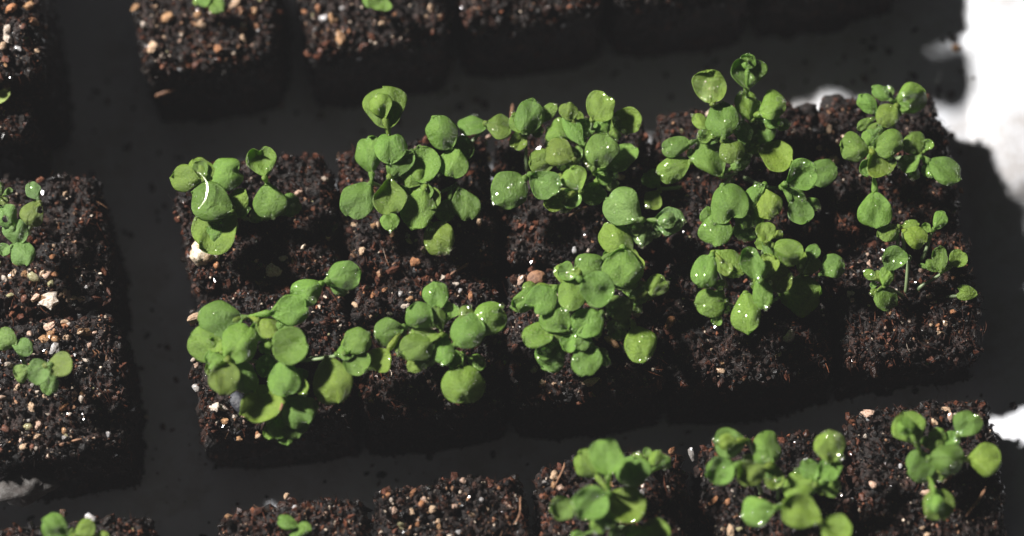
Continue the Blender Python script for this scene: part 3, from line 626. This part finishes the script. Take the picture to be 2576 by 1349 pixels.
SEED = [
 ('A', (480, 560), [(235, 535, 280, 320, 7.3), (410, 465, 270, 330, 7.1), (660, 490, 350, 400, 7.2, 'h'), (540, 620, 260, 260, 6.9)], 'seedling with a curled leaf and white wet streak, central group\'s top left', 1),
 ('A', (700, 880), [(500, 785, 400, 430, 7.6), (760, 790, 230, 330, 6.6), (545, 1060, 450, 520, 6.5, 'c')], 'seedling with two broad stacked leaves above the white lump on the left', 2),
 ('A', (1085, 590), [(1030, 345, 300, 310, 7.4, 'h'), (1115, 780, 345, 350, 6.8)], 'upright notched leaf with a shaded leaf below it, right of the curled leaf', 1),
 ('A', (1090, 960), [(1320, 825, 230, 260, 6.0), (980, 930, 150, 150, 5.9)], 'small shaded seedling half hidden right of the notched leaf', 1),
 ('B', (425, 410), [(395, 190, 315, 300, 7.6, 'b')], 'tall seedling holding one cupped leaf over the dark gap behind the second block', 1),
 ('B', (292, 745), [(275, 545, 215, 275, 6.9), (190, 895, 260, 290, 6.9)], 'seedling with one leaf up and one down at the left of the second cluster', 1),
 ('B', (430, 740), [(435, 490, 240, 240, 7.5, 'h'), (515, 620, 140, 250, 7.0), (430, 875, 240, 270, 7.3), (430, 1050, 150, 150, 6.5)], 'bright seedling in the middle of the second cluster with wet glints', 2),
 ('B', (700, 790), [(645, 960, 260, 300, 7.0), (670, 620, 270, 270, 6.6), (610, 715, 180, 150, 6.8)], 'shaded seedling in the heart of the second cluster with one large lower leaf', 1),
 ('B', (900, 500), [(820, 380, 225, 260, 7.3), (970, 500, 180, 180, 6.4), (905, 610, 230, 230, 6.8)], 'seedling with a pointed leaf at the upper right of the second cluster', 1),
 ('B', (930, 770), [(1000, 930, 210, 250, 6.0), (850, 970, 150, 170, 5.9)], 'low seedling in deep shade at the right of the second cluster', 1),
 ('B', (715, 1040), [(800, 1180, 245, 240, 6.5)], 'single wet round leaf hanging below the second cluster', 7),
 ('C', (365, 370), [(230, 385, 160, 250, 6.6, 'w'), (475, 392, 210, 225, 6.9)], 'two small leaves bridging the gap between second and third cluster', 4),
 ('C', (705, 440), [(640, 360, 155, 180, 6.9), (740, 300, 260, 290, 7.4), (895, 270, 120, 220, 6.9), (645, 515, 150, 170, 6.5)], 'wet seedling with four leaves above a thin bare stem, left of the third cluster', 4, (730, 790)),
 ('C', (1215, 560), [(1080, 255, 160, 160, 7.4), (1125, 420, 160, 290, 7.2), (1000, 435, 230, 220, 7.0), (1230, 400, 200, 170, 6.6)], 'seedling with folded narrow leaves at the top of the third cluster', 3),
 ('C', (1290, 345), [(1360, 215, 265, 250, 7.7, 'd')], 'round beaded leaf standing highest at the back of the third cluster', 8),
 ('C', (1455, 300), [(1600, 340, 235, 250, 7.0), (1515, 370, 80, 150, 7.2), (1360, 400, 150, 140, 6.5)], 'wet leaf with a bright yellow drop at the back right of the third cluster', 4),
 ('C', (1150, 700), [(1000, 620, 245, 250, 7.3), (840, 700, 215, 230, 6.9), (1165, 620, 90, 150, 6.6)], 'seedling with a yellow glint on its leaf in the centre of the third cluster', 5),
 ('C', (1300, 800), [(1370, 600, 290, 295, 7.8), (1545, 660, 220, 310, 6.7), (1400, 790, 240, 150, 6.6), (1230, 680, 80, 180, 6.5)], 'large pale round leaf with drops over darker leaves, right side of third cluster', 6),
 ('C', (735, 815), [(555, 955, 320, 330, 7.0, 'd'), (870, 900, 255, 270, 7.2, 'd')], 'seedling with a big leaf pointing left at the lower left of the third cluster', 5),
 ('C', (1185, 960), [(1135, 850, 220, 215, 7.3), (965, 1035, 200, 210, 6.7), (1100, 1020, 180, 170, 6.6)], 'seedling with small folded leaves at the bottom of the third cluster', 4),
 ('C', (1340, 860), [(1300, 985, 210, 190, 6.2), (1450, 900, 120, 150, 6.1)], 'low dim pair of leaves below the large pale round leaf', 2),
 ('G', (110, 1040), [(50, 970, 150, 130, 5.4), (60, 1125, 140, 130, 5.4)], 'dark shaded sprout in the gap between the third and fourth cluster', 0),
 ('D', (490, 458), [(280, 475, 240, 300, 7.3), (765, 412, 210, 260, 7.6)], 'seedling with two leaves spread wide at the top of the lower left cluster', 1),
 ('D', (340, 745), [(195, 655, 240, 265, 7.2), (415, 640, 250, 290, 7.7), (310, 888, 220, 225, 7.8), (450, 880, 195, 230, 7.2)], 'dense four-leaved seedling at the left side of the lower left cluster', 1),
 ('D', (625, 660), [(710, 550, 140, 185, 7.2), (770, 655, 250, 240, 7.7), (555, 560, 130, 140, 6.6), (600, 800, 140, 150, 6.4)], 'seedling with a yellow speck on its leaf in the middle of the lower left cluster', 1),
 ('D', (715, 765), [(728, 890, 215, 240, 7.5), (825, 920, 110, 170, 7.1)], 'pale folded leaf with white glints in the lower left cluster', 1),
 ('D', (705, 985), [(590, 1050, 240, 350, 6.4), (815, 1110, 235, 240, 6.5), (800, 1230, 210, 140, 6.0)], 'low broad leaves at the front edge beside the charcoal flake', 0),
 ('D', (1010, 215), [(885, 285, 190, 215, 7.2), (1150, 170, 205, 215, 7.5)], 'two wet dark leaves on a thin stalk reaching over the groove, lower left cluster', 8, (640, 620)),
 ('D', (1015, 735), [(1060, 905, 270, 310, 6.9, 'd')], 'large shaded leaf hanging at the right of the lower left cluster', 1, (760, 790)),
 ('E', (115, 810), [(255, 705, 230, 260, 7.3), (255, 890, 220, 230, 6.9)], 'pair of shaded leaves lying between the first and second lower cluster', 1, (-150, 860)),
 ('E', (690, 580), [(530, 620, 240, 260, 7.0), (455, 870, 215, 220, 6.6, 'w')], 'seedling with a beaded leaf at the left edge of the second lower cluster', 3),
 ('E', (1000, 600), [(950, 300, 225, 240, 7.2), (810, 480, 240, 240, 7.7), (975, 490, 120, 220, 7.3), (1090, 440, 130, 130, 6.9)], 'bright seedling at the top of the second lower cluster', 2),
 ('E', (1050, 650), [(850, 650, 160, 250, 7.0), (780, 760, 250, 290, 7.4), (800, 890, 150, 230, 6.8), (1020, 800, 190, 230, 7.1)], 'seedling with a glinting drop on its leaf, middle of the second lower cluster', 4),
 ('E', (1130, 720), [(1235, 610, 310, 310, 7.6), (1405, 520, 270, 350, 7.2)], 'two overlapping leaves rimmed with bright drops at the right of the second lower cluster', 8),
 ('E', (1175, 830), [(1190, 1090, 365, 330, 6.9), (1110, 870, 180, 160, 6.5)], 'long single leaf hanging down at the front of the second lower cluster', 3),
 ('F', (925, 250), [(785, 158, 260, 265, 7.7), (1100, 250, 190, 200, 7.3, 'b'), (920, 330, 140, 175, 6.9)], 'seedling spanning the gap between upper and lower third clusters with grey-green wet leaves', 7),
 ('F', (785, 450), [(745, 385, 210, 270, 7.1), (780, 565, 265, 250, 7.5), (870, 520, 90, 140, 7.0), (560, 550, 180, 190, 7.2), (800, 660, 170, 120, 6.9)], 'heavily dewed seedling at the top of the thickest cluster', 9),
 ('F', (480, 640), [(405, 590, 130, 125, 7.5), (440, 735, 185, 240, 7.7), (610, 705, 220, 220, 8.0, 'd')], 'pale seedling on top of the thickest cluster', 4),
 ('F', (345, 690), [(145, 775, 140, 250, 7.2), (235, 780, 200, 210, 7.6, 'h')], 'pair of matte pale leaves at the left of the thickest cluster', 1),
 ('F', (430, 1000), [(330, 905, 210, 210, 7.4), (200, 1020, 165, 205, 7.3), (350, 985, 150, 150, 7.1), (300, 1160, 210, 200, 6.7)], 'drop-covered leaves at the lower left of the thickest cluster', 6),
 ('F', (620, 880), [(545, 935, 215, 220, 7.5), (420, 1070, 120, 120, 7.0), (520, 1058, 110, 150, 7.3)], 'smooth bright seedling at the centre of the thickest cluster', 1),
 ('F', (570, 1085), [(540, 1195, 200, 210, 7.2), (655, 1180, 60, 120, 6.6)], 'rounded leaf at the very front of the thickest cluster', 3),
 ('F', (850, 790), [(765, 835, 180, 180, 7.0), (890, 750, 130, 150, 6.4), (1015, 683, 140, 150, 6.8)], 'shaded seedling with one small leaf out to the right of the thickest cluster', 3),
 ('F', (848, 925), [(900, 1080, 225, 235, 7.0), (740, 978, 140, 130, 6.0)], 'single leaf standing free to the lower right of the thickest cluster', 4),
 ('G', (498, 440), [(470, 290, 240, 245, 7.9)], 'tall round leaf standing over the dark gap, left of the two highest sprouts', 5),
 ('G', (745, 360), [(755, 190, 270, 230, 7.8, 'h'), (755, 115, 120, 110, 8.1, 'd')], 'highest sprout of all, bent leaf with a glossy tip', 4),
 ('G', (570, 690), [(565, 540, 245, 250, 8.0), (410, 560, 100, 155, 7.4), (465, 675, 95, 155, 7.3), (630, 770, 180, 175, 7.7)], 'seedling with a large round leaf at the upper left of the fourth cluster', 5),
 ('G', (380, 695), [(220, 735, 140, 205, 7.3)], 'narrow leaf pointing left from the fourth cluster', 4),
 ('G', (365, 830), [(205, 900, 190, 250, 7.1), (345, 790, 70, 80, 6.9)], 'broad leaf with drops below the narrow one, left of the fourth cluster', 5),
 ('G', (780, 525), [(745, 435, 160, 210, 7.3), (930, 440, 200, 200, 7.7), (930, 555, 100, 130, 7.2), (1005, 575, 95, 110, 6.9)], 'wet seedling with a large drop at the upper right of the fourth cluster', 5),
 ('G', (790, 740), [(720, 630, 130, 185, 6.9), (865, 620, 180, 200, 6.6), (960, 800, 225, 260, 6.3)], 'shaded seedling in the middle right of the fourth cluster', 2),
 ('G', (560, 950), [(485, 820, 245, 280, 7.1), (700, 850, 110, 170, 6.8)], 'seedling with a drooping dark leaf in the centre of the fourth cluster', 4),
 ('G', (990, 1030), [(1145, 945, 220, 225, 7.3), (1290, 930, 190, 260, 6.3), (1090, 1095, 125, 190, 6.9), (1140, 1215, 180, 200, 6.6)], 'seedling carrying one big shining water drop at the right of the fourth cluster', 4),
 ('H', (400, 60), [(455, 215, 340, 330, 7.6, 'h'), (340, 430, 280, 280, 7.3)], 'large frosted leaf linking the upper and lower fourth clusters', 5),
 ('H', (740, 60), [(660, 150, 170, 260, 7.1), (780, 212, 240, 250, 7.3), (690, 330, 120, 160, 6.8), (590, 445, 200, 150, 6.4)], 'wet round leaf right of the frosted leaf, with beads along its left side', 5),
 ('H', (315, 620), [(445, 710, 220, 300, 7.4), (245, 790, 220, 275, 7.6)], 'pair of leaves with a white glint at the left of the lower fourth cluster', 2),
 ('H', (770, 545), [(765, 450, 160, 170, 7.4), (950, 620, 220, 250, 7.5, 'c'), (800, 590, 120, 200, 7.0)], 'seedling with a folded smooth leaf at the top of the lower fourth cluster', 1),
 ('H', (1080, 800), [(1165, 620, 130, 130, 6.9), (1120, 720, 210, 200, 6.5)], 'dim leaf in shade towards the right of the lower fourth cluster', 1),
 ('H', (1225, 810), [(1330, 742, 210, 210, 6.9)], 'round leaf sticking out at the far right of the lower fourth cluster', 3),
 ('H', (720, 880), [(650, 720, 190, 280, 7.8, 'w'), (780, 740, 170, 220, 7.1), (870, 850, 225, 230, 6.7), (740, 980, 170, 250, 7.3)], 'many-lobed seedling with white glints at the centre of the lower fourth cluster', 5),
 ('H', (590, 1010), [(600, 1140, 250, 340, 7.0, 'd')], 'wide folded leaf at the front of the lower fourth cluster', 4),
 ('H', (420, 1040), [(290, 1055, 240, 245, 6.8), (350, 1200, 95, 85, 6.3), (370, 900, 100, 90, 6.5)], 'dark leaf with a dripping tip at the lower left of the lower fourth cluster', 3),
 ('H', (880, 1000), [(1070, 990, 320, 350, 5.9, 'w')], 'large leaf in deep shade at the lower right of the lower fourth cluster', 0),
 ('I', (590, 250), [(450, 145, 120, 180, 7.3), (715, 195, 260, 280, 7.0, 'c'), (510, 345, 205, 210, 7.4)], 'seedling with a wet curled leaf at the top of the right-hand cluster', 3),
 ('I', (430, 340), [(335, 240, 150, 205, 7.1), (315, 415, 90, 165, 6.7)], 'small leaves at the upper left of the right-hand cluster', 3),
 ('I', (360, 640), [(220, 625, 260, 255, 7.3), (525, 590, 225, 265, 7.6), (450, 770, 260, 215, 7.2)], 'three smooth leaves around one point in the right-hand cluster', 3),
 ('I', (800, 700), [(745, 590, 200, 200, 6.8), (700, 760, 160, 190, 6.7), (1015, 820, 240, 310, 7.0)], 'seedling with a diamond-shaped leaf reaching out to the right over the edge', 3),
 ('I', (385, 870), [(400, 1175, 300, 310, 6.8)], 'leaf on a long flat stalk hanging below the right-hand cluster', 3),
 ('J', (645, 270), [(520, 330, 240, 260, 6.5), (790, 240, 120, 190, 6.3)], 'small dark leaf with a glint at the upper left of the lowest right sprouts', 1),
 ('J', (700, 310), [(850, 390, 260, 280, 6.9)], 'bright yellow-green leaf in the lower right sprouts', 2),
 ('J', (1045, 335), [(1140, 185, 180, 210, 6.6), (975, 280, 120, 120, 6.1)], 'small pointed leaf with a glossy drop at the upper right of the lower right sprouts', 2),
 ('J', (770, 640), [(595, 640, 280, 300, 6.6)], 'round bumpy leaf left of centre in the lower right sprouts', 4),
 ('J', (1150, 830), [(1140, 640, 190, 270, 6.5), (1040, 730, 140, 170, 6.4), (940, 735, 60, 110, 6.3), (1360, 640, 210, 215, 6.0)], 'seedling with shaded leaves at the right of the lower right sprouts', 0),
 ('J', (480, 960), [(305, 840, 120, 165, 6.4), (500, 860, 180, 240, 6.5), (500, 1130, 280, 275, 6.3)], 'seedling with three leaves at the lower left of the lower right sprouts', 1),
 ('J', (1545, 1070), [(1455, 1055, 185, 240, 5.6, 'h')], 'tiny pale sprout alone near the right edge of its soil block', 0),
 ('K', (900, 790), [(880, 330, 440, 440, 8.1), (620, 430, 330, 380, 7.4)], 'tall round leaf with two dark specks rising from the bottom edge', 0),
 ('K', (1235, 740), [(1215, 530, 440, 400, 7.2), (1500, 370, 170, 240, 6.9, 'd'), (1600, 400, 160, 190, 6.2)], 'half-shaded leaf with a row of drops right of the speckled leaf', 3),
 ('K', (900, 830), [(315, 1005, 300, 320, 7.5), (650, 940, 430, 480, 7.9, 'h'), (790, 1200, 240, 240, 7.2), (1140, 950, 460, 520, 7.1)], 'large spreading leaves below the speckled leaf at the bottom edge', 2),
 ('K', (1200, 1230), [(1500, 1300, 330, 360, 6.4), (1250, 1380, 300, 200, 6.8), (500, 1350, 160, 160, 6.9)], 'leaves cut by the bottom edge under the spreading leaves', 1),
 ('L', (650, 290), [(430, 310, 320, 330, 7.5, 'b')], 'cupped leaf with a drop rim at the back left of the fourth front block', 2),
 ('L', (590, 520), [(320, 630, 320, 310, 7.7)], 'smooth leaf with one white glint at the left of the fourth front block', 1),
 ('L', (900, 560), [(850, 370, 280, 370, 7.2, 'w'), (665, 655, 290, 320, 7.9, 'd'), (800, 490, 190, 220, 7.5), (920, 690, 220, 270, 6.7)], 'bright seedling in the middle of the fourth front block', 2),
 ('L', (1030, 1030), [(730, 1075, 340, 350, 7.9)], 'round dewy leaf at the lower left of the fourth front block', 5),
 ('L', (1420, 1180), [(1215, 1085, 370, 430, 8.0, 'd'), (1600, 1290, 380, 360, 7.8)], 'two big smooth leaves at the bottom edge of the fourth front block', 2),
 ('L', (1560, 530), [(1540, 350, 350, 340, 7.8)], 'leaf with a large clear drop at the right of the fourth front block', 4),
 ('L', (1420, 790), [(1185, 805, 320, 340, 7.1, 'w'), (1315, 610, 200, 240, 7.0), (1540, 600, 250, 280, 7.2), (1540, 810, 210, 240, 6.7)], 'shaded crinkled seedling right of centre on the fourth front block', 3),
 ('M', (475, 560), [(370, 320, 310, 300, 7.5, 'b')], 'cupped leaf on a short stalk at the upper left of the corner seedling', 1),
 ('M', (825, 400), [(920, 280, 270, 255, 7.4)], 'dewy leaf at the upper right above the corner seedling', 3),
 ('M', (620, 620), [(485, 680, 300, 310, 7.0), (735, 620, 280, 320, 7.6, 'd'), (745, 465, 180, 250, 6.7)], 'corner seedling heart of overlapping bright leaves near the bottom right', 2),
 ('M', (870, 625), [(1090, 620, 300, 300, 7.4)], 'leaf with a white withered margin at the right of the corner seedling', 1),
 ('M', (560, 800), [(650, 1050, 300, 285, 7.3, 'b')], 'domed leaf hanging below the corner seedling', 2),
 ('N', (470, 385), [(400, 260, 190, 215, 7.0), (390, 540, 290, 300, 7.2, '', (480, 490, 58))], 'seedling with a bitten leaf on the left-edge block, right one of two', 1),
 ('N', (10, 330), [(5, 240, 80, 180, 6.9), (105, 270, 80, 110, 6.5), (50, 385, 120, 90, 6.5)], 'pale small leaves at the very left edge', 1),
 ('N', (230, 880), [(80, 560, 270, 270, 7.3, '', (65, 600, 52)), (195, 750, 300, 300, 7.0), (270, 1015, 285, 290, 7.1), (50, 965, 150, 140, 6.7)], 'stacked grey-green leaves on the left-edge block', 0),
 ('O', (205, 390), [(85, 320, 330, 320, 6.6), (325, 430, 260, 310, 6.6)], 'two-leaved sprout at the left edge, paler one to the right', 0),
 ('O', (715, 710), [(560, 790, 350, 330, 7.2), (880, 690, 350, 350, 7.2), (330, 810, 270, 250, 6.5), (730, 980, 260, 300, 6.3)], 'four-leaved round sprout among the pebbles on the left', 0),
 ('Z', (180, 1350), [(137, 1325, 68, 66, 6.6), (215, 1330, 44, 54, 6.4), (180, 1352, 60, 30, 6.2), (255, 1350, 30, 40, 6.0)], 'sprout with two round leaves in the bottom left corner', 0),
 ('Z', (750, 1325), [(722, 1315, 34, 52, 5.8), (765, 1330, 34, 34, 5.7), (745, 1345, 30, 30, 5.6)], 'tiny dark sprout at the bottom edge on a nearly bare block', 0),
 ('Z', (528, -2), [(547, 14, 46, 40, 6.0), (512, 0, 36, 34, 6.0), (495, 4, 20, 20, 5.8)], 'small sprout cut by the top edge above the pebbly block', 0),
 ('Z', (-50, 290), [(2, 243, 30, 60, 5.6)], 'pale leaf tip poking in at the left edge above the crumbled soil', 0),
 ('Z', (1790, -200), [(1770, -250, 130, 140, 7.2), (1730, -170, 130, 140, 6.9), (1840, -180, 130, 130, 7.3), (1790, -130, 120, 120, 6.6), (1680, -230, 130, 130, 6.8), (1600, -190, 150, 150, 6.3), (1690, -190, 150, 150, 6.2), (1840, -120, 170, 160, 6.2), (1870, -230, 150, 150, 6.9)], 'leafy seedling beyond the top edge on the fourth back block', 0),  # out of frame; leaves placed to shade the tray behind the central group
 ('Z', (2010, -200), [(1960, -210, 140, 140, 7.2), (2010, -140, 130, 130, 6.8), (1930, -130, 160, 160, 6.6), (2020, -90, 170, 140, 6.0)], 'leafy seedling beyond the top edge on the last back block', 0),  # out of frame; leaves placed to shape the shadow edge at upper right
 ('Z', (962, -14), [(955, 8, 60, 36, 6.0), (928, 2, 36, 30, 5.9)], 'single small leaf cut by the top edge over the second back block', 0),
]
for e in SEED:
    crop, apex, lv, lab, dr = e[:5]
    base = e[5] if len(e) > 5 else None
    tint = (1, 1, 1)
    if 'pale leaf tip' in lab: tint = (2.4, 1.7, 4.0)
    if crop in ('N', 'O'): tint = (1.0, 0.95, 1.7)
    if 'grey-green' in lab: tint = (1.0, 0.95, 1.6)
    if 'yellow-green leaf' in lab: tint = (1.45, 1.25, 1.0)
    seedling(crop, apex, lv, lab, drops=dr, tint=tint, base=base)

# the few drops large enough to stand out
for (cr, x, y, r) in [('G', 1145, 1105, 34), ('L', 1700, 490, 48), ('L', 820, 485, 44), ('L', 1575, 215, 34), ('F', 232, 1178, 38), ('F', 1075, 250, 22), ('F', 715, 345, 18), ('C', 1460, 580, 36), ('G', 985, 402, 34), ('G', 480, 310, 20),
                      ('G', 545, 298, 16), ('G', 600, 550, 22), ('G', 240, 955, 24), ('G', 820, 1025, 30), ('G', 808, 1165, 24), ('C', 435, 420, 26), ('C', 465, 1005, 62), ('M', 825, 445, 26), ('E', 745, 655, 22), ('E', 1470, 440, 26),
                      ('G', 495, 1290, 20), ('G', 435, 1310, 24), ('H', 320, 370, 22), ('I', 440, 755, 34), ('I', 535, 810, 26), ('C', 255, 300, 30), ('C', 820, 300, 26), ('D', 930, 350, 22), ('D', 1225, 170, 16), ('K', 1130, 685, 44), ('B', 710, 1235, 20), ('B', 790, 1235, 18),
                      ('F', 1075, 685, 14), ('F', 930, 1025, 22), ('G', 1180, 865, 24), ('F', 350, 1155, 18), ('F', 460, 1185, 20), ('H', 185, 820, 20), ('M', 690, 1100, 14), ('L', 790, 1220, 34), ('L', 690, 1110, 20)]:
    x0_, y0_, s_ = CROPS[cr]; X_, Y_ = (x0_ + x * s_) * 0.644, (y0_ + y * s_) * 0.644; rr_ = r * s_ * 0.644 / 79.0
    best = None
    for q_ in LEAVES:
        d_ = (q_[6] - X_) ** 2 + (q_[7] - Y_) ** 2; i_ = np.unravel_index(np.argmin(d_), d_.shape)
        sc_ = d_[i_] - 60 * q_[3][i_][2]
        if best is None or sc_ < best[0]: best = (sc_, q_, i_)
    q_, i_ = best[1], best[2]
    d = link('water_drop', drop_me, None, q_[2][0]); nn = Vector(q_[4][i_])
    d.location = Vector((q_[3][i_] + q_[4][i_] * rr_ * 0.1 - q_[5]) * S)
    d.rotation_euler = nn.to_track_quat('Z', 'Y').to_euler(); d.scale = (rr_ * 1.15, rr_, rr_)

# ------------------------------------------------------------------ loose things on the blocks and the tray
def lump(name, px, py, r, label, cat, mat, col=None, scl=(1, 1, 1), seed=0, z=None, amp=0.35, rot=0):
    b, P = block_under(px, py); zz, _ = surf_z(b, P)
    if z is not None: zz = z
    P = at(px, py, zz + r * 0.3)
    v = ico3_v * (1 + vnoise(ico3_v + seed, 1.6, seed) * amp + vnoise(ico3_v + seed, 4.0, seed + 1) * amp * 0.5)[:, None] * r * np.array(scl)
    me = mesh_np(name, v, ico3_f, smooth=True)
    o = link(name, me, mat, None, P); o.rotation_euler = (0, 0, rot)
    if col: o.color = (*col, 1)
    tag(o, label, cat); return o
lump('perlite_lump', 508, 636, 0.36, 'rough white perlite lump at the left edge below the broad leaves', 'stone', M_STONE, (0.85, 0.76, 0.6), (0.95, 1.15, 0.8), 3)
lump('perlite_lump', 538, 640, 0.22, 'smaller white perlite lump touching the right side of the larger one', 'stone', M_STONE, (0.82, 0.82, 0.80), (0.9, 1.2, 0.8), 8)
lump('charcoal_flake', 601, 1013, 0.40, 'blue-black charcoal flake at the front of the lower left cluster', 'charcoal', M_CHAR, None, (0.62, 0.95, 0.3), 12, None, 0.12, 0.5)
lump('bark_chip', 1350, 700, 0.28, 'orange-brown bark chip left of the thickest cluster', 'wood chip', M_WOOD, None, (1.1, 0.9, 0.4), 14, None, 0.2, 0.4)
lump('grey_scrap', 60, 1222, 0.85, 'torn grey mouldy scrap lying in the gap at the lower left', 'scrap', M_SCRAP, None, (1.15, 0.62, 0.35), 21, 3.1, 0.45, 0.25)
lump('soil_lump', 2100, 268, 0.42, 'round black lump of soil at the back edge between fourth and last blocks', 'soil lump', M_SOIL, None, (1.2, 0.95, 0.9), 31, 4.1, 0.3)
lump('soil_lump', 2030, 282, 0.30, 'small brown soil lump on the back edge left of the round black one', 'soil lump', M_SOIL, None, (1.2, 0.9, 0.9), 37, 4.2, 0.3)
def stick(p0, p1, r, label, z0=0.1, bow=0.1, mat=M_WOOD, zabs=None):
    b, P = block_under(*p0); z, _ = surf_z(b, P); z = z + z0 if zabs is None else zabs
    a = at(*p0, z); c = at(*p1, z + 0.08)
    pts = bez(a, a * 0.66 + c * 0.34 + np.array([0, 0, bow]), a * 0.34 + c * 0.66 + np.array([bow, 0, bow]), c, 10)
    rad = r * (1 + 0.2 * np.sin(np.arange(10) * 2.1)); rad[0] *= 0.6; rad[-1] *= 0.6
    tv, f4, f3 = tube(pts, rad, 6)
    o = link('twig', mesh_np('twig', tv, [f4, f3], origin=a, smooth=False), mat, None, a)
    tag(o, label, 'twig')
stick((1133, 692), (1178, 662), 0.05, 'straight reddish twig sticking out beside the white pebble, middle of the central group')
stick((392, 242), (440, 226), 0.055, 'orange wood splinter lying in the dark gap near the top left', zabs=3.3)
stick((1286, 300), (1290, 262), 0.05, 'short upright brown twig at the back edge of the third cluster', bow=0.0)
stick((862, 432), (930, 410), 0.04, 'dark twig left of the second cluster')
stick((1430, 545), (1475, 520), 0.04, 'pale crooked twig in front of the third cluster')
stick((1310, 1250), (1292, 1320), 0.03, 'thin curved orange root at the right of the bare pebbly block', bow=0.25)
stick((700, 1045), (708, 1015), 0.045, 'dark red twig lying across the low broad leaves at the front', z0=1.25)
stick((2430, 1300), (2480, 1225), 0.05, 'long brown twig at the right of the bottom right block', z0=0.15)
stick((150, 1120), (205, 1105), 0.05, 'pale straw lying near the front of the lower left-edge block')
stick((1395, 1225), (1420, 1165), 0.03, 'thin brown root strand behind the large leaves at the bottom')

# film of water along the fold of the curled leaf
pts = np.array([at(px, py, 6.66) for px, py in [(500, 434), (513, 446), (521, 460), (522, 480), (517, 502), (508, 516), (498, 527)]])
tt = np.linspace(0, 1, len(pts)); t2 = np.linspace(0, 1, 16)
pts = np.stack([np.interp(t2, tt, pts[:, k]) for k in range(3)], -1)
tv, f4, f3 = tube(pts, 0.030 * np.sin(np.linspace(0.25, math.pi - 0.15, 16)) + 0.004, 10)
o = link('water_film', mesh_np('water_film', tv, [f4, f3], origin=pts[0]), M_FILM, None, pts[0])
tag(o, 'curved streak of water shining along the curled leaf at the upper left', 'water')

# soil specks scattered on the tray
rng = np.random.default_rng(77)
n = 2600
sx_ = rng.uniform(-17, 17.3, n); sy_ = rng.uniform(-9.5, 9.5, n)
sx_[:60] = rng.normal(13.2, 1.6, 60).clip(11, 18); sy_[:60] = rng.normal(7.0, 1.6, 60)
sx_[sx_ > 15.2] -= 4
sz_ = tray_z(sx_, sy_); si = 0.012 + rng.random(n) ** 7 * 0.13
cols = PAL[rng.choice(4, n)]
v, f, c = scatter(rng, np.stack([sx_, sy_, sz_ + si * 0.4], -1), si, cols, ico1_v, ico1_f)
o = link('soil_specks', mesh_np('soil_specks', v, f, smooth=False, col=c), M_CRUMB); tag(o, 'fine dark soil specks strewn over the white tray', 'soil', kind='stuff')
def crumb(px, py, r, key, label):
    P = at(px, py, 0); 
    for _ in range(6): P = at(px, py, float(tray_z(np.array(P[0]), np.array(P[1]))) + r * 0.5)
    o = link('soil_crumb', stone_mesh[2], None, None, P); o.scale = (r * 1.2, r, r * 0.8); o.rotation_euler = (0.2, 0.3, px)
    o.color = (*STONE_COL[key], 1); tag(o, label, 'soil crumb')
STONE_COL['k'] = (0.035, 0.022, 0.018)
crumb(2393, 236, 0.12, 'k', 'dark brown crumb on the bright tray rim beside the upper right block')
crumb(2405, 120, 0.13, 't', 'small tan crumb at the edge of the shadow near the top right corner')
crumb(2548, 1020, 0.11, 'k', 'black crumb on the lit patch of tray at the lower right')
crumb(2448, 196, 0.05, 'k', 'tiny dark speck on the bright upper right of the tray')
for i, (x, y, r) in enumerate([(2364, 186, 0.08), (2358, 204, 0.10), (2372, 242, 0.07)]):
    P = at(x, y, 2.7)
    for _ in range(6): P = at(x, y, float(tray_z(np.array(P[0]), np.array(P[1]))))
    o = link('tray_water_drop', drop_me, None, None, P); o.scale = (r, r * 1.4, r)
    tag(o, ['uppermost of the water drops on the tray beside the upper right block', 'middle and largest water drop on the tray beside the upper right block', 'lowest water drop on the tray beside the upper right block'][i], 'water drop')

# ------------------------------------------------------------------ thin scattering volume, added only to lift the blacks like lens glare
hv = np.array([(x, y, z) for z in (-100.6, 112.0) for y in (-150, 150) for x in (-170, 170)], float)
hf = np.array([(0, 2, 3, 1), (4, 5, 7, 6), (0, 1, 5, 4), (2, 6, 7, 3), (0, 4, 6, 2), (1, 3, 7, 5)])
hm = bpy.data.materials.new('black_lift_volume'); hm.use_nodes = True
hn = hm.node_tree; hn.nodes.clear(); ho = hn.nodes.new('ShaderNodeOutputMaterial'); hp = hn.nodes.new('ShaderNodeVolumePrincipled')
hp.inputs['Color'].default_value = (0.93, 0.95, 1.0, 1); hp.inputs['Density'].default_value = 0.0155
hn.links.new(hp.outputs[0], ho.inputs['Volume'])
tag(link('black_lift_haze', mesh_np('black_lift_haze', hv, hf, smooth=False), hm), kind='stuff')
